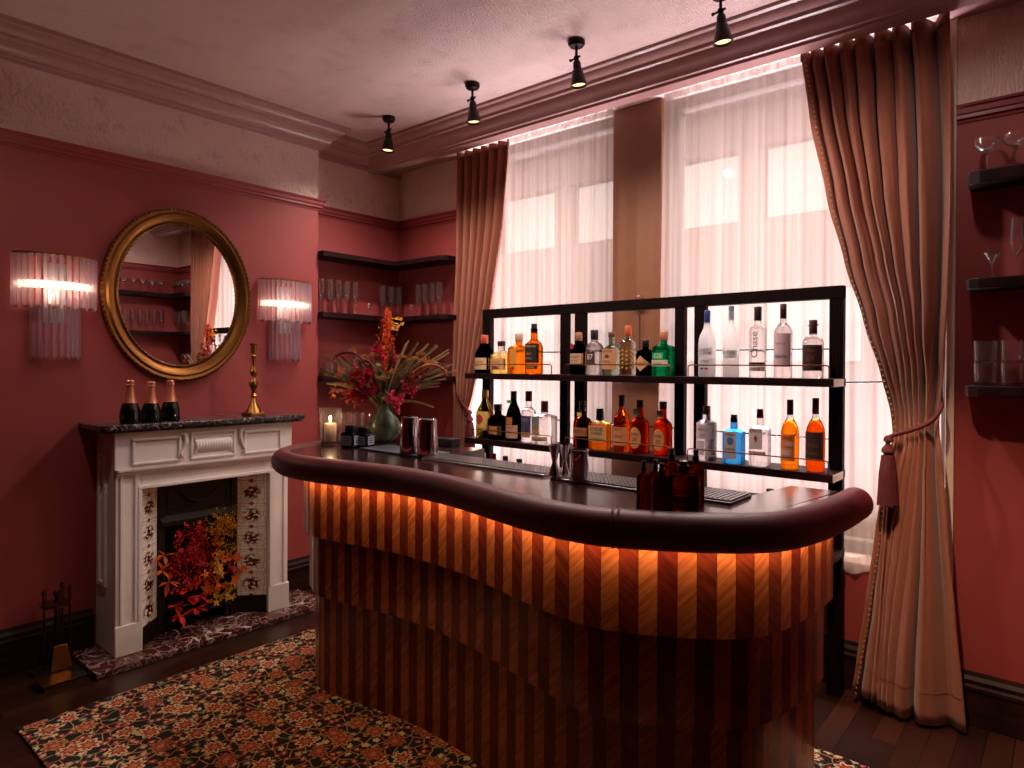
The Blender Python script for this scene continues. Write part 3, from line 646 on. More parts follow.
sb('bright green square gin bottle with copper cap and pale label', 663.7, 331.5, 9.6, 0, 'square', 5, (60, 196, 150), (176, 104, 74), cap=(.80, 1, .42), fill=.9, labels=[(-.9, .9, .22, .36, (206, 190, 160), {'text': [T('GIN', -.1, .27, .4, .06)]}), (-.75, .45, .38, .52, (30, 160, 112), {'text': [T('GB', -.1, .45, .42, .10, (224, 226, 180))]})], group=G1)
sb('frosted white vodka bottle with dark blue neck cap, first in upper right bay', 707, 310.5, 8.6, 0, 'vodka', 2, (236, 232, 232), (40, 52, 110), rough=.35, cap=(.80, 1, .36), labels=[(-.9, .9, .33, .44, (222, 214, 214), {'text': [T('GREY', -.1, .40, .7, .045, (60, 74, 140)), T('GOOSE', .1, .355, .7, .04, (60, 74, 140))]}), (-.9, .9, .20, .27, (224, 216, 216), {'text': [T('VODKA', 0, .235, .6, .035, (110, 60, 70))]}), (-.4, .0, .11, .135, (40, 60, 140), {'name': 'flag_mark'}), (.1, .5, .11, .135, (180, 50, 50), {'name': 'flag_mark'})], group=G1)
sb('frosted clear vodka bottle with silver-blue neck and grey capitals', 731, 306, 8.2, 0, 'vodka', 2, (240, 236, 234), (92, 100, 128), rough=.25, cap=(.80, 1, .34), labels=[(-.9, .9, .27, .37, (226, 220, 218), {'text': [T('BELVEDERE', 0, .345, .8, .055, (100, 92, 92)), T('VODKA', 0, .285, .6, .03, (120, 110, 110))]})], group=G1)
sb('clear straight vodka bottle with black cap and black handwritten name', 757.6, 306.7, 8.9, 0, 'straight', 2, (242, 240, 238), (22, 16, 18), cap=(.80, 1, .44), labels=[(-.97, .97, .16, .215, (70, 40, 44), {'name': 'band', 'text': [T('Chase', -.05, .46, .36, .36, (24, 18, 22), True)]}), (-.97, .97, .09, .155, (206, 170, 170), {'text': [T('VODKA', 0, .12, .6, .03)]})], group=G1)
sb('clear bottle with lilac paper label and brown stopper, upper right bay', 783, 304, 9.5, 0, 'gin', 2.2, (240, 236, 236), (74, 44, 40), cap=(.80, 1, .36), labels=[(-.96, .96, .15, .60, (206, 172, 178), {'text': [T('Distilled gin', 0, .46, .6, .04, (170, 120, 130)), T('EDINBURGH', 0, .29, .7, .035)]})], group=G1)
def swing(t, R, h):
    obj('swing_bar', MB().tube([(-R*.55, 0, h*.905), (R*.6, 0, h*.915)], .003, 6), M['steel'], t, wo=False)
sb('clear stout bottle with wide dark brown label and brown stopper, last on upper shelf', 813, 320, 11.0, 0, 'apoth', 2.2, (240, 236, 234), (66, 34, 30), cap=(.76, 1, .40), labels=[(-.98, .98, .13, .57, (48, 24, 22), {'text': [T('CORNISH', 0, .47, .6, .04, (150, 70, 40)), T('GIN', 0, .35, .4, .10, (140, 60, 36)), T('HANDMADE', 0, .22, .7, .035, (120, 60, 40))]})], extra=swing, group=G1)
# lower row
sb('rum bottle with yellow label and round red mark, leftmost on lower back-bar shelf', 485, 390, 7.2, 1, 'wine', 2, (214, 196, 120), (190, 140, 60), cap=(.82, 1, .38), labels=[(-.97, .97, .16, .56, (226, 184, 96), {'text': [T('HAVANA', 0, .22, .6, .04, (110, 50, 30)), T('CLUB', 0, .165, .4, .035, (110, 50, 30))]}), (-.4, .5, .30, .50, (186, 60, 50), {'round': 1, 'off': .002, 'name': 'red_seal'})], group=G1)
sb('squat dark brown bottle with black cap and dark label, lower left bay', 498, 404, 8.0, 1, 'squat', 2.2, (52, 34, 22), (20, 14, 14), cap=(.82, 1, .42), labels=[(-.9, .9, .14, .40, (70, 44, 30), {}), (-.3, .6, .16, .38, (200, 130, 70), {'off': .002, 'name': 'side_label', 'text': [T('RUM', .15, .27, .3, .08)]})], group=G1)
sb('dark vermouth bottle with bright green neck ring and black cap', 513.6, 391, 6.4, 1, 'wine', 2, (34, 12, 16), (16, 12, 14), cap=(.84, 1, .40), labels=[(-.95, .95, .06, .32, (206, 150, 116), {'text': [T('ANTICA', 0, .27, .6, .035), T('1786', 0, .18, .5, .03)]}), (-.6, .5, .33, .48, (196, 110, 56), {'name': 'picture_label'}), (-.42, .42, .76, .82, (90, 206, 120), {'name': 'neck_ring', 'off': -.003})], group=G1)
sb('slim clear bottle with dark red cap and blue-violet label, lower left bay', 528.6, 391, 6.0, 1, 'slim', 2.2, (240, 238, 240), (88, 18, 26), cap=(.80, 1, .48), labels=[(-.92, .85, .16, .52, (74, 66, 104), {'text': [T('PISCO', 0, .44, .6, .05, (196, 160, 130))]}), (-.8, .8, .10, .2, (206, 140, 110), {'off': .002, 'name': 'foot_label'})], group=G1)
sb('clear square bottle with grey-green landscape label, last in lower left bay', 544.5, 401, 8.8, 1, 'square', 6, (240, 238, 236), (150, 96, 90), cap=(.74, 1, .36), labels=[(-.92, .1, .22, .64, (126, 128, 118), {'text': [T('TEQUILA', -.42, .56, .4, .04, (90, 90, 84))]}), (-.92, .1, .26, .34, (198, 136, 70), {'off': .0016, 'name': 'sunset_band'}), (-.95, .95, .08, .18, (206, 160, 140), {'name': 'foot_label'})], group=G1)
sb('brown bourbon bottle with gold neck tag, first in lower middle bay', 582.6, 401, 7.8, 1, 'bourbon', 2.6, (206, 116, 56), (26, 18, 18), cap=(.80, 1, .42), labels=[(-.9, .95, .26, .44, (176, 106, 66), {'text': [T('WOODFORD', 0, .36, .7, .05)]}), (-.2, .4, .68, .76, (220, 190, 90), {'name': 'neck_tag', 'off': -.008})], group=G1)
sb('wide flat bourbon flask with black wax cap and big cream label', 600, 408.5, 10.0, 1, 'flask', 6, (244, 166, 70), (28, 18, 18), cap=(.70, 1, .33), fill=.62, sy=.55, labels=[(-.92, .92, .20, .58, (206, 158, 110), {'text': [T('KNOB', -.05, .50, .66, .09), T('CREEK', -.0, .40, .6, .06), T('BOURBON', 0, .27, .62, .035)]})], group=G1)
sb('tall tapering orange cognac bottle with dark purple cap', 621.7, 395, 8.0, 1, 'cognac', 2, (244, 146, 74), (52, 20, 30), cap=(.80, 1, .40), labels=[(-.94, .94, .12, .44, (216, 140, 94), {'text': [T('MERLET', 0, .40, .6, .04, (120, 60, 40)), T('COGNAC', 0, .28, .7, .05, (130, 70, 46)), T('VSOP', 0, .18, .4, .035, (130, 70, 46))]})], group=G1)
for lab, cx, top in (('red-amber whiskey bottle with round tan label, beside the tall orange cognac', 640, 400), ('red-amber whiskey bottle with round tan label, rightmost in lower middle bay', 663, 401.5)):
    sb(lab, cx, top, 8.6, 1, 'bourbon', 2.4, (222, 96, 50), (52, 26, 24), cap=(.86, 1, .42), labels=[(-.88, .62, .10, .50, (206, 140, 86), {'round': 1, 'text': [T("MICHTER'S", -.13, .37, .50, .05, (70, 34, 26)), T('US*1', -.13, .27, .3, .07, (70, 34, 26))]}), (-.4, .4, .72, .84, (90, 86, 66), {'name': 'neck_label', 'off': -.01})], group=G1)
sb('clear gin bottle with lilac label, first in lower right bay', 706.6, 405.8, 9.6, 1, 'straight', 2.6, (238, 234, 238), (112, 66, 60), cap=(.84, 1, .40), labels=[(-.96, .96, .40, .66, (206, 180, 190), {'text': [T('SIPSMITH', 0, .57, .6, .045, (120, 90, 110)), T('GIN', 0, .47, .3, .04, (120, 90, 110))]}), (-.96, .2, .10, .36, (216, 196, 200), {'name': 'foot_label'})], group=G1)
sb('square sky-blue gin bottle with pale framed label and black cap', 734, 414.6, 10.0, 1, 'square', 5, (120, 196, 240), (24, 20, 20), cap=(.84, 1, .34), labels=[(-.62, .62, .10, .66, (190, 170, 168), {'text': [T('BOMBAY', 0, .60, .5, .05), T('SAPPHIRE', 0, .30, .5, .04)]}), (-.34, .34, .40, .55, (60, 110, 170), {'round': 1, 'off': .002, 'name': 'blue_seal'})], group=G1)
sb('clear square gin bottle with tiny red figure on its label', 760, 409, 10.0, 1, 'square', 5, (240, 238, 238), (98, 30, 32), cap=(.84, 1, .34), labels=[(-.88, .6, .30, .66, (218, 194, 196), {'text': [T('BEEFEATER', -.12, .62, .6, .05, (130, 60, 66))]}), (-.28, .12, .42, .56, (170, 40, 44), {'dia': 1, 'off': .002, 'name': 'red_figure'}), (-.9, .9, .20, .26, (196, 140, 130), {'name': 'foot_label'})], group=G1)
sb('golden-orange cognac bottle with orange label, second from the right below', 790, 399.6, 9.6, 1, 'cognac', 2.2, (248, 180, 74), (64, 30, 34), cap=(.78, 1, .36), fill=.70, labels=[(-.85, .75, .12, .50, (216, 120, 60), {'text': [T('PIERRE', -.1, .45, .6, .045, (170, 50, 40))]}), (-.7, .5, .20, .28, (206, 160, 140), {'off': .002, 'name': 'slanted_band'}), (-.2, .7, .33, .40, (206, 160, 140), {'off': .002, 'name': 'slanted_band'})], group=G1)
sb('amber cognac bottle with large dark label, last on lower shelf', 815.5, 398, 10.2, 1, 'cognac', 2.2, (240, 140, 56), (54, 26, 28), cap=(.78, 1, .36), fill=.70, labels=[(-.96, .96, .16, .54, (44, 22, 20), {'text': [T('FERRAND', 0, .36, .6, .05, (110, 70, 50)), T('COGNAC', 0, .25, .6, .035, (110, 70, 50))]})], group=G1)
# the shelf below: only necks show over the counter
for lab, px, top, c, cc in (('bottle neck with pale foil on the third shelf, behind the bar edge', 483, 453, (200, 190, 130), (206, 180, 120)), ('red-capped bottle neck rising behind the steel mat', 493.6, 453.5, (150, 30, 30), (120, 26, 34)), ('gold-brown-capped bottle neck rising behind the steel mat', 505.5, 456, (140, 120, 60), (110, 84, 50)), ('grey-capped bottle neck rising behind the steel mat', 519.3, 459, (230, 230, 230), (70, 64, 62)), ('black-capped bottle neck at the right end of the third shelf', 770.5, 489, (60, 30, 20), (22, 14, 14))):
    x = pY(px, 460, YBt).x; h = pY(px, top, YBt).z-SZ[2]
    bottle(lab, x, YBt, SZ[2], .078, h, 'vodka', 2, c, cc, cap=(.84, 1, .46), group=G1)

# amber stoppered bottles on the counter
def amber(lab, cx, cy, w, h, n, dropper=False):
    ex = None
    def stop(t, R, h):
        obj('stopper', MB().lathe([(R*.26, h*.90), (R*.30, h*.905), (R*.34, h*.95), (R*.34, h*.985), (R*.25, h)], (0, 0, 0), 16), pm((20, 14, 14) if dropper else (96, 36, 16), .25), t, smooth=True, wo=False)
    return bottle(lab, cx, cy, 1.085, w, h, 'apoth', n, (150, 72, 34), (16, 12, 12), cap=(.77, .895, .42), extra=stop, name='amber_bottle', group='amber bottles on the bar')
AZ = 1.085
for lab, px, top, wpx, dy, n, dr in (('small square amber dropper bottle, leftmost of the cluster on the bar', 643.5, 461, 11, .05, 4, True), ('amber bottle with brown stopper, behind the left dropper bottle', 655, 459.5, 11, .12, 3, False), ('short amber dropper bottle in front of the cluster', 661.5, 463, 13, .03, 3, True), ('amber bottle with clear amber shoulders, tallest at the back of the cluster', 671.5, 448, 15, .16, 3, False), ('large square amber bottle at the front of the cluster', 683, 460, 25, .06, 5, False), ('tall amber bottle with brown stopper, rightmost of the cluster', 695.5, 449.5, 14, .10, 3, False)):
    g = pZ(px, 512, AZ); d = Vector((g.x, g.y, 0)).normalized(); p = g + d*dy + d*.0
    dep = (p.x*vf.x+p.y*vf.y); w = wpx*1.12*dep/FPX
    tz = pY(px, top, p.y).z
    amber(lab, p.x, p.y, w, tz-AZ, n, dr)

# ------------------------------------------------------------------ other things on the bar
def shaker(lab, px, base, top, w0, w1):
    p = pZ(px, base, 1.0855); p = p + Vector((p.x, p.y, 0)).normalized()*.03; h = pY(px, top, p.y).z-1.094
    t = thing('shaker_tin', lab, 'cocktail shaker', (p.x, p.y, 1.094), 'shaker tins on the bar')
    obj('body', MB().lathe([(w1*.5*.9, 0), (w1*.5, .004), (w1*.5, .02), (w0*.5+.002, h-.006), (w0*.5, h), (w0*.45, h-.002), (w0*.44, h-.01)], (0, 0, 0), 28), M['steel'], t, smooth=True, wo=False)
    obj('rim', MB().lathe([(w0*.5, h-.006), (w0*.5+.0025, h-.003), (w0*.5, h), (w0*.47, h)], (0, 0, 0), 28, cap0=False, cap1=False), M['steel'], t, smooth=True, wo=False)
shaker('upturned steel shaker tin on the bar mat, left of the pair', 409.5, 455.5, 416.5, .072, .092)
shaker('upturned steel shaker tin on the bar mat, right of the pair', 427.5, 458, 418.5, .072, .096)
def jig(lab, px, base, top, w):
    p = pZ(px, base, 1.099); h = pY(px, top, p.y).z-1.099
    t = thing('jigger', lab, 'jigger', (p.x, p.y+.012, 1.099), 'steel jiggers on the drip mat')
    obj('lower_cup', MB().lathe([(w/2, 0), (w/2*.98, .003), (w*.22, h*.40), (w*.19, h*.44)], (0, 0, 0), 22), M['steel'], t, smooth=True, wo=False)
    obj('upper_cup', MB().lathe([(w*.19, h*.44), (w*.22, h*.48), (w/2*.96, h), (w/2*.9, h), (w*.2, h*.55)], (0, 0, 0), 22), M['steel'], t, smooth=True, wo=False)
jig('hourglass steel jigger on the drip mat, nearer the left mat end', 552.5, 475.5, 445, .044)
jig('hourglass steel jigger beside the plain tin', 562.5, 474.5, 445, .038)
p = pZ(574.5, 480, 1.099); h = pY(574.5, 449, p.y+.03).z-1.099
t = thing('mixing_tin', 'plain dark steel cylinder tin on the mat beside the jiggers', 'tin', (p.x, p.y+.03, 1.099))
obj('body', MB().lathe([(.030, 0), (.032, .003), (.033, h-.002), (.033, h), (.031, h), (.030, .006)], (0, 0, 0), 26), M['steel'], t, smooth=True, wo=False)
obj('rim', MB().lathe([(.033, h-.004), (.0345, h-.001), (.033, h+.001), (.031, h+.001)], (0, 0, 0), 26, cap0=False, cap1=False), M['steel'], t, smooth=True, wo=False)
# candle in a hurricane glass
p = Vector((-2.965, 2.03, 1.085)); hh = pY(329, 408, p.y).z-1.085
t = thing('hurricane_glass', 'clear flared glass candle holder on the left end of the bar', 'candle holder', p)
obj('bowl', MB().lathe([(.043, 0), (.046, .003), (.046, .016), (.050, .05), (.058, hh), (.0565, hh), (.048, .05), (.043, .018), (.0001, .017)], (0, 0, 0), 28), M['thin'], t, smooth=True, wo=False)
obj('foot', MB().lathe([(.047, 0), (.049, .004), (.047, .012), (.044, .014)], (0, 0, 0), 28), gl((240, 238, 240)), t, smooth=True, wo=False)
t = thing('pillar_candle', 'lit short cream pillar candle inside the hurricane glass', 'candle', p+Vector((0, 0, .0175)))
obj('wax', MB().lathe([(.030, 0), (.031, .002), (.031, .088), (.029, .092), (.024, .090), (.006, .087)], (0, 0, 0), 24), M['wax'], t, smooth=True, wo=False)
obj('wick', MB().tube([(0, 0, .086), (0, 0, .098)], .0012, 6), M['black'], t, wo=False)
obj('flame', MB().lathe([(.0008, .096), (.005, .102), (.0058, .108), (.004, .117), (.0006, .128)], (0, 0, 0), 12), M['flame'], t, smooth=True, wo=False)
point('candle_light', p+Vector((0, 0, .14)), .9, (1, .62, .3), .008)
# row of tall glasses behind
for k, px in enumerate((341, 350, 358.5, 366.5)):
    q = pY(px, 428, 2.19+.015*k); q.z = 1.085
    t = thing('highball_glass', ['tall clear glass standing right behind the candle holder', 'tall clear glass, second in the row behind the black jar', 'tall clear glass, third in the row behind the black jar', 'tall clear glass, nearest the green vase'][k], 'glass', q, 'tall glasses on the bar')
    obj('wall', MB().lathe([(.028, 0), (.030, .003), (.0335, .155), (.032, .155), (.0285, .014), (.0001, .012)], (0, 0, 0), 20), M['thin'], t, smooth=True, wo=False)
    obj('base', MB().lathe([(.0285, 0), (.030, .002), (.0295, .010), (.027, .012)], (0, 0, 0), 20), gl((236, 234, 238)), t, smooth=True, wo=False)
# black square jars
def jar(lab, x, y, w, h, rz):
    t = thing('square_jar', lab, 'jar', (x, y, 1.0855), 'black square jars on the bar', rz)
    rg = lambda r, z, n=7: [(se(2*PI*j/32, r, n)[0], se(2*PI*j/32, r, n)[1], z) for j in range(32)]
    obj('body', MB().rings([rg(w*.47, 0), rg(w*.5, .004), rg(w*.5, h*.62), rg(w*.46, h*.68), rg(w*.3, h*.72, 2)]), pm((12, 12, 16), .12), t, smooth=True, wo=False)
    obj('lid', MB().lathe([(w*.30, h*.70), (w*.42, h*.74), (w*.42, h*.95), (w*.38, h), (.0001, h)], (0, 0, 0), 22), pm((16, 15, 18), .3), t, smooth=True, wo=False)
    for sx, sy2 in ((0, -1), (1, 0)):
        mb = MB(); o = w*.502; a = w*.36
        if sx: mb.quad((o, -a, h*.12), (o, a, h*.12), (o, a, h*.54), (o, -a, h*.54))
        else: mb.quad((-a, -o, h*.12), (a, -o, h*.12), (a, -o, h*.54), (-a, -o, h*.54))
        lb = obj('label', mb, pm((150, 152, 168), .6), t, wo=False)
        f = MB()
        for q in range(3):
            z = h*(.2+.11*q)
            if sx: f.quad((o+.0006, -a*.7, z), (o+.0006, a*.7, z), (o+.0006, a*.7, z+h*.05), (o+.0006, -a*.7, z+h*.05))
            else: f.quad((-a*.7, -o-.0006, z), (a*.7, -o-.0006, z), (a*.7, -o-.0006, z+h*.05), (-a*.7, -o-.0006, z+h*.05))
        obj('print', f, pm((40, 42, 54), .6), lb, wo=False)
jar('black square jar with grey label on the bar, in front of the tall glasses', pY(351, 440, 2.03).x, 2.03, .078, .112, math.radians(20))
jar('black square jar with grey label, half hidden beside the vase', pY(364.5, 440, 2.09).x, 2.09, .078, .10, math.radians(20))
tn = thing('red_tin', 'small red and orange tin behind the green vase', 'tin', (-2.72, 2.395, 1.085))
obj('body', MB().lathe([(.04, 0), (.041, .002), (.041, .098), (.04, .1)], (0, 0, 0), 24), pm((170, 60, 40), .4), tn, smooth=True, wo=False)
obj('lid', MB().lathe([(.0415, .1), (.042, .102), (.042, .112), (.0001, .114)], (0, 0, 0), 24), pm((200, 110, 50), .4), tn, smooth=True, wo=False)

# vase with the dried bouquet
VX, VY = -2.87, 2.31
t = thing('ceramic_vase', 'mottled green glazed round vase with a small handle on the bar', 'vase', (VX, VY, 1.085))
def glaze():
    n = NT('green_glaze'); g = co(n); f = nz(n, g, 14, 4)
    return n.bsdf(n.ramp(f, [(.3, lin((58, 66, 52))), (.55, lin((92, 104, 84))), (.75, lin((120, 116, 92)))]), .18)
M['glaze'] = glaze()
obj('body', MB().lathe([(.052, 0), (.058, .004), (.078, .03), (.089, .062), (.086, .095), (.068, .13), (.046, .155), (.034, .175), (.033, .195), (.037, .205), (.033, .205), (.028, .19), (.03, .165)], (0, 0, 0), 36), M['glaze'], t, smooth=True, wo=False)
hd = [vr*(.034+.028*math.sin(a))+Vector((0, 0, .172+.026*math.cos(a))) for a in [PI*i/8 for i in range(9)]]
obj('handle', MB().tube(hd, .007, 10), M['glaze'], t, smooth=True, wo=False)
MOUTH = Vector((VX, VY, 1.285))
def bq(dx, dz, dd): return MOUTH + vr*dx + Vector((0, 0, dz)) + Vector((vf.x, vf.y, 0)).normalized()*dd
def petal(mb, c, d, u, L, Wd, m=0):
    d = d.normalized(); s = d.cross(u); s = s.normalized() if s.length > 1e-4 else d.orthogonal().normalized(); b = len(mb.v); nn = s.cross(d)
    mb.v += [tuple(c), tuple(c+d*L*.5+s*Wd*.5+nn*Wd*.1), tuple(c+d*L), tuple(c+d*L*.5-s*Wd*.5+nn*Wd*.1)]
    mb.f.append((b, b+1, b+2, b+3)); mb.m.append(m)
def rv(): return Vector((random.gauss(0, 1), random.gauss(0, 1), random.gauss(0, 1))).normalized()
LM = {k: leafmat(k, c) for k, c in dict(magenta_petal=(184, 24, 66), pink_petal=(206, 64, 96), ochre_head=(164, 112, 42), orange_plume=(224, 84, 26), amaranth=(120, 16, 26), straw=(176, 150, 112), sage_leaf=(116, 112, 80), rust_leaf=(164, 76, 28), stem_brown=(74, 50, 30), red_leaf=(214, 30, 26), orange_leaf=(236, 110, 36), yellow_leaf=(236, 176, 60), gold_plume=(214, 156, 50), scarlet_leaf=(232, 50, 36), maple_red=(184, 22, 28)).items()}
def stem_thing(lab, grp, pts, sr, bloom, bm_name, bmat, base, name='dried_flower_stem', cat='dried flower', smat=None):
    t = thing(name, lab, cat, base, grp)
    obj('stem', MB().tube(pts, sr, 5), smat or LM['stem_brown'], t)
    if bloom is not None: obj(bm_name, bloom, bmat, t)
    return t
def arc(tip, sag=.04, n=7):
    st = MOUTH + Vector((random.uniform(-.012, .012), random.uniform(-.012, .012), -.10)); mid = MOUTH + (tip-MOUTH)*.15 + Vector((0, 0, .03))
    P = []
    for i in range(n+1):
        u = i/n; q = st*(1-u)**2 + mid*2*u*(1-u) + tip*u*u; P.append(q+Vector((0, 0, sag*math.sin(PI*u))))
    return P
GB_ = 'dried stems in the green vase'
# grass blades
GT = [(-.36, .20, 0), (-.34, .12, .1), (-.33, .28, -.05), (-.30, .16, -.1), (-.26, .24, .08), (-.22, .18, -.12), (-.18, .26, .05), (-.13, .22, -.1), (-.28, .07, .05), (.37, .22, 0), (.34, .30, .1), (.30, .18, -.1), (.28, .33, .05), (.25, .26, -.05), (.22, .32, .1), (.18, .34, 0), (.15, .28, -.1), (.12, .35, .08), (.33, .14, .05), (.30, .10, -.05), (.20, .22, -.12), (.10, .24, .1), (-.08, .28, .08), (.05, .30, -.1), (.27, -.015, -.02)]
GT += [(x*random.uniform(.85, 1.1), z+random.uniform(-.05, .04), d+random.uniform(-.06, .06)) for x, z, d in GT[:24]]
for dx, dz, dd in GT:
    tip = bq(dx, dz, dd*.7); P = arc(tip, .03); mb = MB()
    for i in range(len(P)-1):
        a, b = P[i], P[i+1]; sd = vr*.25+Vector((0, 0, .8)); wdt = lambda k: .0085*math.sin(PI*min(1, .2+.75*k/len(P)))
        d = (b-a).normalized(); s = d.cross(Vector((vf.x, vf.y, 0))).normalized()
        mb.quad(a+s*wdt(i), a-s*wdt(i), b-s*wdt(i+1), b+s*wdt(i+1))
    o = obj('dried_grass_blade', mb, LM['straw'] if random.random() < .65 else LM['sage_leaf'], solid=.0012); origin_to(o, MOUTH); tag(o, 'thin pale dried grass blade in the bouquet of the green vase', 'dried grass', 'dried grass blades in the vase')
# magenta flower sprays
for i, (dx, dz, dd) in enumerate([(-.05, .30, 0), (-.02, .27, -.04), (-.17, .13, -.05), (-.13, .17, -.08), (-.10, .11, -.1), (-.15, .07, -.1), (-.19, .06, -.02), (-.12, .05, -.1), (-.08, .16, -.09), (-.04, .10, -.1), (.06, .05, -.12), (.09, .02, -.1), (.12, .10, -.06), (.15, .14, -.02), (.085, .0, -.11), (.16, .08, -.05), (.04, .25, .03), (-.08, .06, -.1)]):
    tip = bq(dx, dz, dd); P = arc(tip, .02); mb = MB(); pk = i in (9+1, 11, 12, 13, 14, 15)
    for q in range(22):
        c = tip + rv()*random.uniform(0, .032)+Vector((0, 0, random.uniform(-.025, .02)))
        for w in range(4): petal(mb, c, rv()+Vector((0, 0, .3)), rv(), random.uniform(.014, .024), .014)
    stem_thing('pink-magenta flower spray low on the right of the bouquet in the vase' if pk else 'magenta flower spray among the dried stems in the green vase', 'pink flower sprays in the vase' if pk else 'magenta flower sprays in the vase', P, .0016, mb, 'blossom', LM['pink_petal'] if pk else LM['magenta_petal'], MOUTH)
# ochre flat heads
for dx, dz, dd, r in [(.01, .14, -.12, .045), (-.05, .26, -.05, .032), (.10, .25, -.06, .04), (.16, .24, -.04, .036), (.22, .23, -.02, .036), (.06, .17, -.1, .028), (-.16, .10, -.09, .03), (-.11, .25, 0, .03), (.26, .22, 0, .028), (.19, .27, .03, .026), (-.18, .29, .02, .024)]:
    tip = bq(dx, dz, dd); P = arc(tip, .01); mb = MB()
    for q in range(70):
        a = random.uniform(0, 2*PI); rr_ = r*math.sqrt(random.random()); c = tip+Vector((rr_*math.cos(a), rr_*math.sin(a), .014*(1-(rr_/r)**2)+random.uniform(-.004, .004)))
        for w in range(2): petal(mb, c, rv()+Vector((0, 0, 1.2)), rv(), .009, .008)
    stem_thing('flat ochre yarrow head among the dried stems in the green vase', 'ochre yarrow heads in the vase', P, .0018, mb, 'flower_head', LM['ochre_head'], MOUTH)
# orange plume
tip = bq(.012, .50, 0); P = arc(tip, 0, 10); mb = MB()
for q in range(420):
    u = random.uniform(.52, 1); i = u*10; a = P[min(9, int(i))]; b = P[min(10, int(i)+1)]; c = a+(b-a)*(i-int(i)); r = .054*math.sin(PI*min(1, (u-.48)/.56))+.004
    petal(mb, c+rv()*r*random.random(), rv()+Vector((0, 0, 1.0)), rv(), .026, .008)
stem_thing('tall feathery orange plume rising from the middle of the bouquet', None, P, .002, mb, 'plume', LM['orange_plume'], MOUTH)
tip = bq(.055, .44, .03); P = arc(tip, 0); mb = MB()
for q in range(26): petal(mb, tip+rv()*.03, rv()+Vector((0, 0, .6)), rv(), .03, .018)
stem_thing('sprig of yellow-green leaves beside the orange plume', None, P, .0018, mb, 'leaf', LM['gold_plume'], MOUTH)
# amaranth tails
for lab, pts in (('dark red amaranth tail arching left at the top of the bouquet', [(-.06, .22, -.1), (-.14, .275, -.1), (-.20, .28, -.08), (-.25, .262, -.06), (-.262, .25, -.06)]), ('orange-red amaranth tail drooping at the right end of the bouquet', [(.15, .15, -.1), (.20, .20, -.08), (.27, .215, -.05), (.325, .19, -.04), (.34, .165, -.04)]), ('crimson amaranth tail bending over the centre of the bouquet', [(-.02, .12, -.13), (-.05, .22, -.13), (-.085, .24, -.13), (-.11, .215, -.13)])):
    P = catmull([bq(*q) for q in pts], 8); mb = MB()
    nP = len(P)
    mb.tube(P, [.0025+.0042*math.sin(PI*min(1, .1+.9*i/nP)) for i in range(nP)], 8)
    for q in range(260):
        i = random.randrange(nP); petal(mb, P[i]+rv()*.006, rv(), rv(), .010, .005)
    stem_thing(lab, None, arc(P[0], .01), .002, mb, 'tassel', LM['rust_leaf' if 'orange' in lab else 'amaranth'], MOUTH)
# rust and green leaf sprigs
for lab, dx, dz, dd, mt, cnt in (('rust-brown leaf sprig at the left of the bouquet', -.22, .17, -.08, 'rust_leaf', 30), ('rust-brown leaf sprig hanging at the lower left of the bouquet', -.24, .08, -.05, 'rust_leaf', 20), ('orange leaf sprig at the far lower left of the bouquet', -.27, .03, -.02, 'orange_leaf', 12), ('rusty orange leaf sprig at the right of the bouquet', .24, .21, -.06, 'rust_leaf', 30), ('sage green leaf sprig in the centre of the bouquet', -.01, .19, -.1, 'sage_leaf', 26), ('sage green leaf sprig above the vase mouth', .03, .06, -.09, 'sage_leaf', 20), ('sage green leaf sprig at the upper left of the bouquet', -.15, .24, .02, 'sage_leaf', 24), ('pale green leaf sprig at the upper right of the bouquet', .13, .18, .0, 'sage_leaf', 24)):
    tip = bq(dx, dz, dd); P = arc(tip, .01); mb = MB()
    for q in range(cnt):
        c = P[-1-random.randrange(3)]+rv()*random.uniform(0, .035); petal(mb, c, rv()+Vector((0, 0, .1)), rv(), random.uniform(.03, .05), .02)
    stem_thing(lab, None, P, .0016, mb, 'leaf', LM[mt], MOUTH, 'leaf_sprig', 'dried leaves')

# ------------------------------------------------------------------ fireplace
FXp = -3.65
fp = thing('fireplace', 'white painted fireplace with black marble shelf and floral tile cheeks', 'fireplace', (-3.75, 1.725, 0))
FY0, FY1 = 1.25, 2.20; OY0, OY1, OZ = 1.37, 2.074, .858
zb = .03
for y0, y1, oy in ((FY0, OY0, OY0), (OY1, FY1, OY1)):
    j = obj('jamb', MB().box(XB+.001, FXp, y0, y1, zb, 1.155), M['white'], fp, bevel=.003)
    obj('plinth_block', MB().box(FXp, FXp+.012, y0-.006, y1+.004, zb, .184), M['white'], j, bevel=.004)
    m = (y0+y1)/2
    obj('fluting', MB().box(FXp, FXp+.010, y0+.018, y0+.034, .184, .945).box(FXp, FXp+.010, y1-.034, y1-.018, .184, .945), M['white'], j, bevel=.003)
obj('lintel', MB().box(XB+.001, FXp, OY0, OY1, OZ, 1.155), M['white'], fp, bevel=.002)
obj('opening_trim', MB().box(FXp, FXp+.014, OY0-.022, OY1+.022, OZ, OZ+.018).box(FXp, FXp+.014, OY0-.02, OY0, zb+.154, OZ).box(FXp, FXp+.014, OY1, OY1+.02, zb+.154, OZ), M['white'], fp, bevel=.004)
obj('moulding', sweep([(FXp, FY0), (FXp, FY1)], [(0, .925), (.006, .925), (.008, .937), (.02, .941), (.022, .952), (.034, .958), (.036, .968), (0, .968)], -1), M['white'], fp)
obj('frieze_board', MB().box(FXp, FXp+.022, FY0-.012, FY1+.012, .966, 1.158), M['white'], fp, bevel=.003)
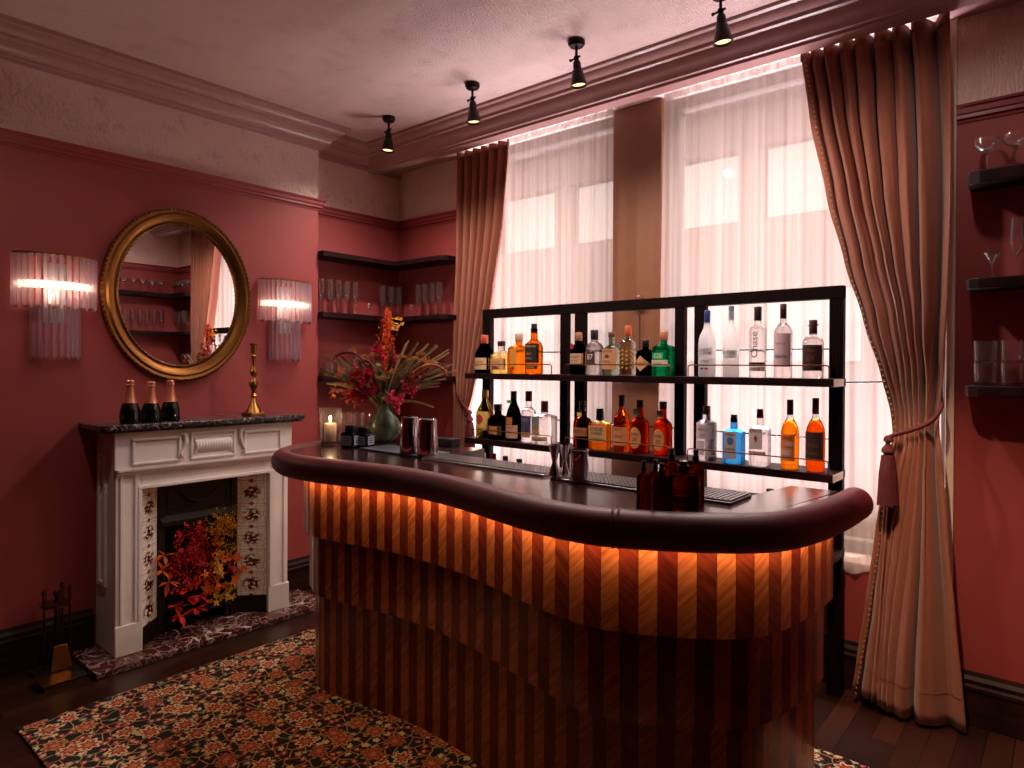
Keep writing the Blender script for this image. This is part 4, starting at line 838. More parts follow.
def panel(y0, y1, z0, z1):
    X = FXp+.022; w = .014
    b = MB().box(X, X+.012, y0, y1, z1-w, z1).box(X, X+.012, y0, y1, z0, z0+w).box(X, X+.012, y0, y0+w, z0+w, z1-w).box(X, X+.012, y1-w, y1, z0+w, z1-w)
    return obj('frieze_panel', b, M['white'], fp, bevel=.004)
panel(1.315, 1.555, .985, 1.12); c = panel(1.605, 1.855, .985, 1.135); panel(1.905, 2.14, .985, 1.12)
def scroll(u, v):
    y = 1.63+.2*u; z = 1.02+.08*v; e = .006*abs(math.sin(u*PI*13)); return (FXp+.024+.016*math.sin(PI*v)+e*.4*math.sin(PI*v), y, z)
obj('carved_fan', MB().grid(scroll, 52, 8), M['white'], c, smooth='all', solid=.002)
sc = MB()
for k in range(7):
    for yy in (1.63, 1.83): sc.ball((FXp+.03, yy, 1.022+.0127*k), .0075, 8)
obj('bead_edge', sc, M['white'], c, smooth=True)
for y, s in ((1.575, 1), (1.885, -1)):
    P = [(FXp+.022, y-s*.02, 1.13), (FXp+.03, y, 1.12), (FXp+.034, y+s*.002, 1.08), (FXp+.03, y-s*.014, 1.04), (FXp+.04, y-s*.02, 1.015), (FXp+.03, y-s*.004, 1.0)]
    obj('bracket', MB().tube(catmull(P, 5), [.012-.0003*i for i in range(26)], 8), M['white'], fp, smooth=True)
obj('side_panel', MB().box(-3.87, -3.762, FY0-.014, FY0, .36, .385).box(-3.87, -3.762, FY0-.014, FY0, 1.0, 1.03).box(-3.87, -3.845, FY0-.014, FY0, .385, 1.0).box(-3.785, -3.762, FY0-.014, FY0, .385, 1.0), M['white'], fp, bevel=.004)
sh = [(XB+.001, 1.150), (-3.64, 1.150), (-3.60, 1.165), (-3.575, 1.175), (-3.572, 1.20)]
ms = MB().prism([(XB+.001, 1.165), (-3.60, 1.165), (-3.575, 1.185), (-3.572, 1.2), (-3.572, 2.25), (-3.575, 2.265), (-3.60, 2.285), (XB+.001, 2.285)], 1.168, 1.197).prism([(XB+.001, 1.19), (-3.60, 1.19), (-3.597, 2.26), (XB+.001, 2.26)], 1.155, 1.168)
obj('mantel_shelf', ms, M['black_marble'], fp, bevel=.006)['label'] = 'black veined marble shelf'
# tiled cheeks (splayed), iron insert, hood and grate
IY0, IY1, IX = 1.505, 1.945, -3.79
for a, b, nm in (((FXp-.02, OY0), (IX, IY0), 0), ((IX, IY1), (FXp-.02, OY1), 1)):
    mb = MB(); mb.uv = []
    for (x, y), u in ((a, 0), (b, 1)):
        for z in (.13, OZ+.02): mb.v.append((x, y, z)); mb.uv.append((u*1.0, (z-.13)/.136))
    mb.f.append((0, 2, 3, 1)); mb.m.append(0)
    obj('tiled_cheek', mb, M['tiles'], fp)
    mb = MB()
    dx, dy = (b[0]-a[0]), (b[1]-a[1])
    mb.quad((a[0], a[1], zb), (b[0], b[1], zb), (b[0], b[1], .13), (a[0], a[1], .13))
    obj('iron_plinth', mb, M['iron'], fp, solid=.008)
obj('firebox', MB().quad((IX-.0, IY0, zb), (XB+.012, IY0+.05, zb), (XB+.012, IY0+.05, .88), (IX, IY0, .88)).quad((IX, IY1, zb), (XB+.012, IY1-.05, zb), (XB+.012, IY1-.05, .88), (IX, IY1, .88)).quad((XB+.012, IY0+.04, zb), (XB+.012, IY1-.04, zb), (XB+.012, IY1-.04, .88), (XB+.012, IY0+.04, .88)), M['iron_dark'], fp, solid=.004)
hood = obj('iron_hood', MB().rings([[(IX+.0, IY0+.0, .86), (IX+.0, IY1, .86), (IX-.09, IY1, .86), (IX-.09, IY0, .86)], [(IX+.005, IY0+.0, .67), (IX+.005, IY1, .67), (IX-.09, IY1, .67), (IX-.09, IY0, .67)], [(IX+.03, IY0+.01, .64), (IX+.03, IY1-.01, .64), (IX-.08, IY1-.01, .64), (IX-.08, IY0+.01, .64)], [(IX+.03, IY0+.01, .615), (IX+.03, IY1-.01, .615), (IX-.08, IY1-.01, .615), (IX-.08, IY0+.01, .615)]]), M['iron'], fp, bevel=.003)
obj('iron_frame', MB().box(IX-.002, IX+.012, IY0-.004, IY0+.035, zb, .86).box(IX-.002, IX+.012, IY1-.035, IY1+.004, zb, .86).box(IX-.002, IX+.014, IY0, IY1, .835, .87), M['iron'], fp, bevel=.003)
sw = [(IX+.012, IY0+.10+.24*u, .80-.075*math.sin(PI*u)) for u in [i/14 for i in range(15)]]
obj('hood_swag', MB().tube(sw, [.004+.006*math.sin(PI*i/14) for i in range(15)], 8).box(IX+.002, IX+.010, IY0+.05, IY0+.058, .70, .825).box(IX+.002, IX+.010, IY1-.058, IY1-.05, .70, .825).box(IX+.002, IX+.010, IY0+.05, IY1-.05, .70, .707).box(IX+.002, IX+.010, IY0+.05, IY1-.05, .818, .825), M['iron'], hood, smooth=True)
gt = MB()
for k in range(9): y = IY0+.05+k*(IY1-IY0-.1)/8; gt.tube([(IX+.03, y, .11), (IX+.035, y, .16)], .005, 6)
gt.tube([(IX-.04, IY0+.03, .11), (IX+.03, IY0+.05, .11), (IX+.03, IY1-.05, .11), (IX-.04, IY1-.03, .11)], .008, 6).tube([(IX-.04, IY0+.03, .16), (IX+.035, IY0+.05, .16), (IX+.035, IY1-.05, .16), (IX-.04, IY1-.03, .16)], .006, 6)
gt.box(IX-.1, IX+.03, IY0+.04, IY1-.04, .095, .105)
for y in (IY0+.06, IY1-.06): gt.box(IX+.005, IX+.025, y-.01, y+.01, zb, .10)
obj('grate', gt, M['iron_dark'], fp)
hs = obj('hearth_slab', MB().box(XB+.026, -3.525, 1.125, 2.42, 0, .03), M['marble'], bevel=.004); origin_to(hs, (-3.7, 1.75, 0)); tag(hs, 'red veined marble hearth slab on the floor before the fireplace', 'hearth')
# foliage filling the grate
def spray(lab, grp, y, z, x, mt, kind):
    base = Vector((IX-.02, max(IY0+.09, min(IY1-.09, y)), .112)); tip = Vector((x, y, z)); mid = base*.5+tip*.5+Vector((-.01, 0, .04)); t = thing('foliage_stem', lab, 'dried foliage', base, grp)
    P = [base*(1-u)**2+mid*2*u*(1-u)+tip*u*u for u in [i/6 for i in range(7)]]
    obj('stem', MB().tube(P, .0022, 5), LM['stem_brown'], t); mb = MB()
    if kind == 'droop':
        for q in range(110):
            u = random.random(); c = tip+Vector((random.gauss(0, .012)+.006, random.gauss(0, .016), -.20*u)); petal(mb, c, rv()+Vector((.2, 0, -.8)), rv(), .022, .009)
    elif kind == 'plume':
        for q in range(110):
            u = random.random(); a = random.choice((-.7, -.35, 0, .35, .7)); c = tip+Vector((random.gauss(0, .01), a*.13*u+random.gauss(0, .006), .11*u*(1-abs(a)*.3))); petal(mb, c, rv()+Vector((.2, a, .9)), rv(), .02, .006)
    elif kind == 'maple':
        for q in range(5):
            c = tip+Vector((random.uniform(-.015, .02), random.gauss(0, .022), random.gauss(0, .02))); up = Vector((random.uniform(.6, 1), random.gauss(0, .4), random.gauss(.2, .4))).normalized()
            e1 = up.orthogonal().normalized(); e2 = up.cross(e1); a0 = random.uniform(0, 6)
            for k in range(5): a = a0+k*2*PI/6; petal(mb, c, e1*math.cos(a)+e2*math.sin(a)+up*.1, up, random.uniform(.026, .034), .015)
    else:
        for q in range(7):
            d = Vector((random.uniform(.2, 1), random.gauss(0, .8), random.gauss(-.1, .45))); petal(mb, tip, d, Vector((0, .3, 1)), random.uniform(.05, .085), .028)
    obj('leaf', mb, LM[mt], t); return t
for y, z in ((1.60, .60), (1.66, .62), (1.71, .63), (1.75, .58), (1.64, .50), (1.70, .48), (1.58, .46), (1.76, .47), (1.80, .60)): spray('hanging red amaranth tassel stem filling the fireplace grate', 'red amaranth stems in the fireplace', y, z, IX+.03+random.uniform(-.02, .03), 'red_leaf' if random.random() < .6 else 'maple_red', 'droop')
for y, z in ((1.84, .52), (1.88, .50), (1.81, .46), (1.88, .40), (1.90, .54), (1.85, .58), (1.79, .53)): spray('golden feathery plume at the right of the fireplace opening', 'golden plumes in the fireplace', y, z, IX+.06, 'gold_plume', 'plume')
for i, (y, z) in enumerate(((1.72, .30), (1.78, .34), (1.84, .32), (1.89, .30), (1.75, .24), (1.82, .24), (1.88, .22), (1.80, .40), (1.70, .37), (1.86, .40), (1.92, .25), (1.78, .18), (1.85, .17), (1.66, .30), (1.92, .36))):
    mt = ('orange_leaf', 'yellow_leaf', 'yellow_leaf', 'maple_red', 'orange_leaf')[i % 5]
    nmm = {'orange_leaf': 'orange', 'yellow_leaf': 'yellow', 'maple_red': 'dark red'}[mt]
    spray('sprig of %s maple leaves low in the fireplace' % nmm, nmm+' maple sprigs in the fireplace', y, z, IX+.06+random.uniform(-.02, .02), mt, 'maple')
for y, z, x in ((1.56, .20, .10), (1.61, .23, .12), (1.58, .15, .13), (1.65, .17, .13), (1.63, .27, .08), (1.68, .22, .10)): spray('spray of broad scarlet leaves spilling from the lower left of the grate', 'scarlet leaf sprays in the fireplace', y, z, IX+x, 'scarlet_leaf', 'broad')
for y, z, x in ((1.50, .40, .07), (1.53, .33, .08), (1.52, .47, .05)): spray('thin orange-red leaf sprig poking out at the left cheek tiles', 'leaf sprigs by the left tiles', y, z, IX+x, 'orange_leaf', 'broad')

# on the mantel
for lab, px, base in (('small dark champagne bottle with copper foil, left of three on the mantel', 130, 423.5), ('small dark champagne bottle with copper foil, middle of three on the mantel', 151, 422.5), ('small dark champagne bottle with copper foil, right of three on the mantel', 170.3, 421)):
    p = pZ(px, base, 1.197); d = Vector((p.x, p.y, 0)).normalized(); p += d*.012
    h = pX(px, {130: 380, 151: 381.5, 170.3: 380}[px], p.x).z-1.197
    bottle(lab, p.x, p.y, 1.197, .094, h, 'champ', 2, (10, 14, 12), (206, 128, 96), cap=(.60, 1, .40), labels=[(-.6, .6, .10, .22, (46, 36, 32), {})], name='champagne_bottle', group='champagne bottles on the mantel', capmetal=.6)
p = pZ(253.5, 415.5, 1.197); h = pX(253, 343.5, p.x).z-1.197
t = thing('candlestick', 'turned brass candlestick at the right end of the mantel', 'candlestick', (p.x, p.y, 1.197))
obj('base', MB().prism([(-.052, -.04), (-.04, -.052), (.04, -.052), (.052, -.04), (.052, .04), (.04, .052), (-.04, .052), (-.052, .04)], 0, .02), M['brass'], t, wo=False, bevel=.004)
obj('stem', MB().lathe([(.046, .02), (.04, .035), (.026, .06), (.018, .085), (.012, .105), (.022, .118), (.010, .13), (.012, .15), (.024, .175), (.026, .19), (.013, .215), (.010, .23), (.020, .245), (.022, .262), (.011, .28), (.010, h-.09), (.018, h-.075), (.012, h-.065), (.014, h-.05)], (0, 0, 0), 24), M['brass'], t, smooth=True, wo=False)
obj('socket', MB().lathe([(.016, h-.055), (.017, h-.01), (.024, h-.004), (.024, h), (.014, h), (.013, h-.03)], (0, 0, 0), 24), M['brass'], t, smooth=True, wo=False)

# fireside tools
TX, TY = -3.77, 1.03
t = thing('companion_stand', 'small dark fireside tool stand with round top beside the fireplace', 'fireside stand', (TX, TY, 0))
obj('base', MB().rings([[(TX-.10, TY-.09, 0), (TX+.16, TY-.09, 0), (TX+.16, TY+.09, 0), (TX-.10, TY+.09, 0)], [(TX-.10, TY-.09, .012), (TX+.16, TY-.09, .012), (TX+.16, TY+.09, .012), (TX-.10, TY+.09, .012)]]), M['iron_dark'], t, bevel=.004)
obj('pole', MB().tube([(TX, TY, .01), (TX, TY, .37)], [.009, .007], 10).ball((TX, TY, .385), .014), M['bronze'], t, smooth=True)
obj('hanger_ring', MB().lathe([(.02, .325), (.062, .328), (.064, .336), (.02, .34)], (TX, TY, 0), 24), M['darkbrass'], t, smooth=True)
def tool(lab, nm, cat, a, kind):
    x, y = TX+.056*math.cos(a), TY+.056*math.sin(a); o = thing(nm, lab, cat, (x, y, .04))
    obj('shaft', MB().tube([(x, y, .06), (x, y, .36)], .0045, 8), M['iron'], o, smooth=True)
    obj('handle', MB().lathe([(.006, .35), (.009, .36), (.007, .38), (.011, .40), (.009, .415), (.0005, .42)], (x, y, 0), 14), M['darkbrass'], o, smooth=True)
    if kind == 0: obj('bristles', MB().lathe([(.012, .11), (.022, .10), (.028, .04), (.026, .035)], (x, y, 0), 14), M['black'], o, smooth=True)
    if kind == 1: obj('hook', MB().tube([(x, y, .07), (x+.004, y, .05), (x+.02, y, .045)], .004, 8), M['iron'], o)
    if kind == 2: obj('blade', MB().rings([[(x+.012, y-.028, .15), (x+.012, y+.028, .15), (x+.004, y+.028, .15), (x+.004, y-.028, .15)], [(x+.03, y-.045, .04), (x+.03, y+.045, .04), (x+.02, y+.045, .04), (x+.02, y-.045, .04)]]), M['brass'], o, bevel=.002)
tool('hearth brush with dark bristles hanging on the fireside stand', 'hearth_brush', 'brush', 2.4, 0)
tool('iron poker hanging at the back of the fireside stand', 'poker', 'poker', PI*.9+2.2, 1)
tool('brass-bladed ash shovel hanging at the front of the fireside stand', 'ash_shovel', 'shovel', 0, 2)
tool('fire rake hanging beside the shovel on the fireside stand', 'fire_rake', 'rake', 1.2, 1)
q = [pZ(40, 687, .015), pZ(71, 684, .015), pZ(74, 668, .03), pZ(52, 668, .03)]
pan = thing('ash_pan', 'flat brass ash pan lying on the dark floor before the fireside stand', 'ash pan', (-3.66, .99, .0))
obj('tray', MB().rings([[(-3.69, .93, .013), (-3.575, .93, .013), (-3.575, 1.05, .013), (-3.69, 1.05, .013)], [(-3.70, .92, .034), (-3.56, .92, .030), (-3.56, 1.06, .030), (-3.70, 1.06, .034)]]), M['brass'], pan, bevel=.003)
obj('foot', MB().box(-3.685, -3.58, .935, 1.045, 0.0, .013), M['darkbrass'], pan)

# ------------------------------------------------------------------ mirror and sconces
MC = Vector((XB, 1.672, 1.89)); ms_ = thing('oval_mirror', 'large oval mirror in a carved gilt frame over the mantel', 'mirror', MC)
prof = [(.0, .002), (.0, .028), (.010, .040), (.024, .036), (.034, .044), (.052, .040), (.066, .024), (.074, .020), (.082, .026), (.090, .018), (.093, .008), (.085, .002)]   # inward, out from wall
A, B = .415, .488
mb = MB(); R = []
for j in range(96):
    a = 2*PI*j/96; R.append([(XB+o, MC.y+(A-i)*math.cos(a), MC.z+(B-i)*math.sin(a)) for i, o in prof])
R.append(R[0]); mb.rings(R, False, False)
obj('frame', mb, M['gilt'], ms_, smooth=True, angle=50)
bd_ = MB()
for j in range(110):
    a = 2*PI*j/110; bd_.ball((XB+.034, MC.y+(A-.006)*math.cos(a), MC.z+(B-.006)*math.sin(a)), .008, 6)
obj('outer_beading', bd_, M['gilt'], ms_, smooth=True)
b2 = MB()
for j in range(96):
    a = 2*PI*j/96; b2.ball((XB+.025, MC.y+(A-.085)*math.cos(a), MC.z+(B-.085)*math.sin(a)), .006, 6)
obj('inner_beading', b2, M['darkbrass'], ms_, smooth=True)
g = MB(); g.v = [(XB+.012, MC.y+(A-.08)*math.cos(2*PI*j/96), MC.z+(B-.08)*math.sin(2*PI*j/96)) for j in range(96)]; g.f = [tuple(range(96))]; g.m = [0]
obj('mirror_glass', g, M['mirror'], ms_)
def sconce(lab, yc):
    t = thing('wall_sconce', lab, 'wall lamp', (XB, yc, 1.77), 'crystal wall sconces')
    zt, zm, zl = 2.034, 1.772, 1.518; w, d = .176, .105
    obj('back_plate', MB().box(XB, XB+.012, yc-.05, yc+.05, 1.70, 2.0), M['brushed'], t, bevel=.003)
    half = lambda r, dd, z, k=18: [(XB+.008+dd*math.sin(PI*i/k), yc-r*math.cos(PI*i/k), z) for i in range(k+1)]
    obj('top_ring', MB().rings([half(w+.004, d+.004, zt-.006), half(w+.004, d+.004, zt+.004)], True, True), M['darkbrass'], t)
    obj('lower_ring', MB().rings([half(w*.58, d*.62, zm+.012), half(w*.58, d*.62, zm+.02)], True, True), M['brass'], t)
    def rods(r, dd, z0, z1, k, nm):
        for i in range(k):
            a = PI*(i+.5)/k; x, y = XB+.012+dd*math.sin(a), yc-r*math.cos(a)
            rod = obj(nm, MB().lathe([(.0095, z0+.014), (.0105, z0+.016), (.0105, z1), (.0095, z1+.002)], (x, y, 0), 6), M['rod'], t)
            obj('tip', MB().lathe([(.0004, z0-.002), (.0095, z0+.014)], (x, y, 0), 6), M['brass' if i % 2 else 'rod'], rod)
    rods(w, d, zm-.008+.0, zt-.006, 17, 'crystal_rod'); rods(w*.58, d*.62, zl, zm+.01, 10, 'crystal_rod')
    obj('lamp_tube', MB().tube([(XB+.012+.08*math.sin(PI*i/16), yc-.145*math.cos(PI*i/16), 1.885) for i in range(17)], .019, 10), M['sconce_lamp'], t, smooth=True)
    obj('lamp_arm', MB().tube([(XB+.01, yc, 1.885), (XB+.085, yc, 1.885)], .006, 8).tube([(XB+.01, yc, 1.775), (XB+.04, yc, 1.775)], .004, 8), M['brass'], t)
    point('sconce_light', (XB+.16, yc, 1.87), 3.0, (1, .70, .48), .05)
sconce('crystal rod wall sconce on the red wall left of the mirror', 1.060)
sconce('crystal rod wall sconce on the red wall right of the mirror', 2.325)

# ------------------------------------------------------------------ ceiling spots
def cspot(lab, x, y, tx, ty, power, tz=0, lit=True, ang=150):
    t = thing('ceiling_spotlight', lab, 'spotlight', (x, y, ZC), 'ceiling spotlights')
    obj('canopy', MB().lathe([(.040, 0), (.042, -.004), (.042, -.018), (.034, -.030), (.016, -.034)], (x, y, ZC), 24), M['bronze'], t, smooth=True)
    k = Vector((x, y, ZC-.085)); obj('rod', MB().tube([(x, y, ZC-.03), tuple(k)], .007, 8), M['bronze'], t)
    obj('joint', MB().ball(tuple(k), .014, 12).tube([k-Vector((.03, 0, .004)), k+Vector((.022, 0, .003))], .005, 8).ball(tuple(k-Vector((.034, 0, .004))), .008, 8), M['bronze'], t, smooth=True)
    d = (Vector((tx, ty, tz))-k).normalized(); a = k+d*.012; R = []
    o = d.orthogonal().normalized(); s = d.cross(o)
    for r, q in ((.012, 0), (.019, .012), (.021, .045), (.026, .05), (.042, .125), (.039, .125), (.024, .06)):
        R.append([a+d*q+(o*math.cos(2*PI*j/24)+s*math.sin(2*PI*j/24))*r for j in range(24)])
    obj('shade', MB().rings(R, True, False), M['bronze'], t, smooth=True)
    R = [[a+d*q+(o*math.cos(2*PI*j/24)+s*math.sin(2*PI*j/24))*r for j in range(24)] for r, q in ((.0355, .112), (.034, .114))]
    obj('lens', MB().rings(R, True, True), M['lamp_lens'], t)
    spot('spot_light', a+d*.13, (tx, ty, tz), power, (1, .87, .76), ang, 1.0, .04)
SP = [(-3.40, 2.76), (-2.63, 2.735), (-1.89, 2.70), (-1.17, 2.735)]
for (x, y), (tx, ty), lab, pw in zip(SP, ((-3.45, 2.6), (-2.55, 2.95), (-1.75, 3.0), (-1.0, 3.0)), ('ceiling spotlight nearest the corner shelves, above the vase', 'ceiling spotlight second from the corner, above the left of the bar', 'ceiling spotlight third from the corner, above the middle of the bar', 'ceiling spotlight cut by the top edge, before the right window'), (72, 72, 72, 72)):
    cspot(lab, x, y, tx, ty, pw)
spot('spot_light', (-.42, 2.74, 2.90), (-.40, 2.95, 0), 11, (1, .87, .76), 172, 1.0, .04)
spot('spot_light', (-2.5, .75, 2.88), (-3.9, .95, 1.15), 24, (1, .85, .74), 95, 1.0, .04)  # added unseen fill without a fixture, brightens the left wall
spot('spot_light', (-.55, 1.9, 2.95), (-.40, 3.3, .25), 230, (1, .70, .45), 36, 1.0, .03)

# ------------------------------------------------------------------ corner shelves and glassware
def corner_shelf(lab, pts, z0, z1, name='wall_shelf'):
    o = obj(name, MB().prism(pts, z0, z1), M['darkwood'], bevel=.004); c = pts[0]; origin_to(o, (c[0], c[1], z0)); tag(o, lab, 'shelf', 'corner glass shelves'); return o
LSH = [(XN, YN), (XN, YW), (-3.345, YW), (-3.345, 3.25), (-3.36, 3.215), (-3.395, 3.20), (-3.86, 3.20), (-3.86, YN)]
NZ = [(2.232, 2.268), (1.82, 1.856), (1.388, 1.424)]
for (a, b), nm in zip(NZ, ('top', 'middle', 'lowest')): corner_shelf('%s dark wood corner shelf in the left niche beside the chimney breast' % nm, LSH, a, b)
RSH = [(-.352, YW), (XR, YW), (XR, 2.3), (XR-.16, 2.3), (XR-.16, 3.235), (-.305, 3.235), (-.338, 3.25), (-.352, 3.285)]
RZ = [(2.242, 2.292), (1.82, 1.862), (1.388, 1.43)]
for (a, b), nm in zip(RZ, ('top', 'middle', 'lowest')): corner_shelf('%s dark wood shelf on the red wall right of the curtain' % nm, RSH, a, b)
def stemware(kind):
    if kind == 'flute': bowl, st, ft, h = [(.006, .085), (.022, .11), (.0255, .14), (.022, .235)], .085, .028, .235
    elif kind == 'coupe': bowl, st, ft, h = [(.004, .085), (.03, .098), (.046, .12), (.044, .142)], .085, .03, .142
    elif kind == 'martini': bowl, st, ft, h = [(.003, .06), (.028, .100), (.031, .104)], .06, .022, .104
    elif kind == 'wine': bowl, st, ft, h = [(.006, .09), (.03, .11), (.036, .14), (.028, .19)], .09, .032, .19
    elif kind == 'cordial': bowl, st, ft, h = [(.004, .045), (.016, .055), (.018, .075), (.016, .092)], .045, .018, .092
    return bowl, st, ft
def glassware(kind, lab, loc, grp, cat='glass'):
    nm = {'flute': 'champagne_flute', 'coupe': 'coupe_glass', 'martini': 'martini_glass', 'wine': 'wine_glass', 'cordial': 'cordial_glass', 'tumbler': 'tumbler'}[kind]
    t = thing(nm, lab, cat, loc, grp)
    if kind == 'tumbler':
        obj('wall', MB().lathe([(.036, 0), (.038, .003), (.041, .09), (.0395, .09), (.036, .014), (.0001, .013)], (0, 0, 0), 22), M['thin'], t, smooth=True, wo=False)
        obj('base', MB().lathe([(.035, 0), (.037, .002), (.0365, .011), (.034, .013)], (0, 0, 0), 22), gl((236, 226, 228)), t, smooth=True, wo=False)
        return t
    b, st, ft = stemware(kind)
    inner = [(r*.95, z) for r, z in b[::-1]]
    obj('bowl', MB().lathe(b+inner, (0, 0, 0), 22, cap0=True, cap1=True), M['thin'], t, smooth=True, wo=False)
    obj('stem', MB().lathe([(.004, .006), (.003, .02), (.003, st-.01), (.005, st)], (0, 0, 0), 10), M['thin'], t, smooth=True, wo=False)
    obj('foot', MB().lathe([(ft, 0), (ft, .002), (.006, .006), (.004, .007)], (0, 0, 0), 22), M['thin'], t, smooth=True, wo=False)
    return t
GF = 'champagne flutes in the left niche'; flute0 = None
zf = NZ[1][1]
place = [(pX(px, 305, -3.955), 'flute', 'champagne flute on the middle niche shelf, %s along the left wall' % w) for px, w in ((321, 'nearest the chimney breast'), (330, 'second'), (338.5, 'third'), (346.7, 'fourth'), (355.3, 'fifth'))]
place += [(pX(382.6, 305, -3.955), 'flute', 'champagne flute left of the corner group on the middle niche shelf'), (pX(391.4, 305, -3.955), 'flute', 'champagne flute in the middle of the corner group on the niche shelf'), (pY(399, 305, 3.30), 'flute', 'champagne flute right of the corner group on the niche shelf')]
place += [(pY(px, 305, 3.30), 'flute', 'champagne flute on the niche shelf beside the curtain, %s' % w) for px, w in ((418.6, 'farthest from it'), (425.6, 'second in line'), (432.6, 'third in line'), (439.4, 'closest to it'))]
for p, kd, lab in place:
    if flute0 is None: flute0 = glassware('flute', lab, (p.x, p.y, zf), GF)
    else: dup(flute0, (p.x, p.y, zf), lab, GF)
for p, lab in ((pX(368.6, 305, -3.93), 'small cordial glass on the niche shelf, left of the corner flutes'), (pY(410.8, 305, 3.27), 'small cordial glass on the niche shelf, right of the corner flutes')): glassware('cordial', lab, (p.x, p.y, zf), 'cordial glasses in the left niche')
tb = None
for k, (x, y, lab) in enumerate(((-3.96, 2.70, 'tumbler on the lowest niche shelf nearest the chimney breast'), (-3.96, 2.80, 'tumbler on the lowest niche shelf, second from the chimney breast'), (-3.96, 2.90, 'tumbler on the lowest niche shelf, third from the chimney breast'), (-3.55, 3.3, 'tumbler on the lowest niche shelf behind the right of the bouquet'), (-3.44, 3.3, 'tumbler on the lowest niche shelf nearest the curtain'))):
    if tb is None: tb = glassware('tumbler', lab, (x, y, NZ[2][1]), 'tumblers in the left niche')
    else: dup(tb, (x, y, NZ[2][1]), lab, 'tumblers in the left niche')
# right-hand shelves (also seen in the mirror)
cp = glassware('coupe', 'coupe glass at the left end of the top right-hand shelf', (pY(987, 160, 3.32).x, 3.32, RZ[0][1]), 'coupe glasses on the right shelf')
dup(cp, (pY(1016, 160, 3.32).x, 3.32, RZ[0][1]), 'coupe glass at the right edge of the picture, top shelf', 'coupe glasses on the right shelf')
glassware('martini', 'small martini glass on the middle right-hand shelf', (pY(992, 275, 3.31).x, 3.31, RZ[1][1]), None)
fr_ = dup(flute0, (pY(1017, 273, 3.31).x, 3.31, RZ[1][1]), 'champagne flute beside the martini glass on the right-hand shelf', 'flutes on the right shelf')
for k, (px, zz, lab) in enumerate(((985, 0, 'bottom left tumbler of the stacks on the lowest right-hand shelf'), (1012, 0, 'bottom right tumbler of the stacks on the lowest right-hand shelf'), (985, 1, 'top left tumbler of the stacks on the lowest right-hand shelf'), (1012, 1, 'top right tumbler of the stacks on the lowest right-hand shelf'))):
    dup(tb, (pY(px, 388, 3.31).x, 3.31, RZ[2][1]+.0905*zz), lab, 'stacked tumblers on the right shelf')
for k in range(9):
    dup(cp, (XR-.07, 3.16-.095*k, RZ[0][1]), 'coupe glass in the row reflected high in the mirror', 'coupe glasses reflected in the mirror')
for k in range(3): dup(cp, (XR-.03-.09*k, 3.33, RZ[0][1]), 'coupe glass in the row reflected high in the mirror', 'coupe glasses reflected in the mirror')
for k in range(11):
    dup(flute0, (XR-.07, 3.17-.075*k, RZ[1][1]), 'champagne flute in the row reflected in the mirror', 'flutes reflected in the mirror')
for k in range(3): dup(flute0, (XR-.03-.08*k, 3.34, RZ[1][1]), 'champagne flute in the row reflected in the mirror', 'flutes reflected in the mirror')
for k in range(8): dup(tb, (XR-.07, 3.16-.09*k, RZ[2][1]), 'tumbler in the row reflected at the foot of the mirror', 'tumblers reflected in the mirror')

# ------------------------------------------------------------------ sheers and curtains
def sheer_panel(lab, x0, x1, zb_, zt, folds, grp, flare=0.0, y0=3.388):
    random.seed(folds)
    ph = [random.uniform(-.6, .6) for _ in range(64)]
    def f(u, v):
        x = x0+(x1-x0)*u + flare*(1-v)*(.5-u)*2*-1
        k = folds*u; a = .008*(.45+.55*min(1, 3*(1-v)+.2))
        y = y0+a*math.sin(2*PI*k+ph[int(k) % 64]*math.sin(PI*v))+.003*math.sin(2*PI*k*2.3+1.7)
        return (x, y, zb_+(zt-zb_)*v + .012*(1-v)*math.sin(2*PI*k*.5))
    t = thing('sheer_curtain', lab, 'sheer curtain', ((x0+x1)/2, y0, zt), grp)
    obj('voile', MB().grid(f, 160, 24), M['sheer'], t, smooth='all')
    obj('heading_tape', MB().grid(lambda u, v: (f(u, 1)[0], f(u, 1)[1]-.003, zt-.035+.04*v), 120, 1), M['sheer'], t, smooth='all')
    obj('hem', MB().grid(lambda u, v: (f(u, v*.03)[0], f(u, v*.03)[1]-.002, f(u, v*.03)[2]), 120, 1), M['sheer'], t, smooth='all')
    return t
GS = 'sheer window curtains'
sheer_panel('white sheer curtain hanging in the left window behind the shelving', -3.16, pY(614, 115, 3.388).x, .56, 3.02, 11, GS)
sheer_panel('white sheer curtain hanging in the right window beside the tied curtain', pY(664, 90, 3.388).x, -.47, .553, 3.02, 13, GS, .03)
def interp(K, z):
    K = sorted(K)
    if z <= K[0][0]: return K[0][1]
    for (a, x), (b, y) in zip(K, K[1:]):
        if z <= b: t = (z-a)/(b-a); t = t*t*(3-2*t)*.35+t*.65; return x+(y-x)*t
    return K[-1][1]
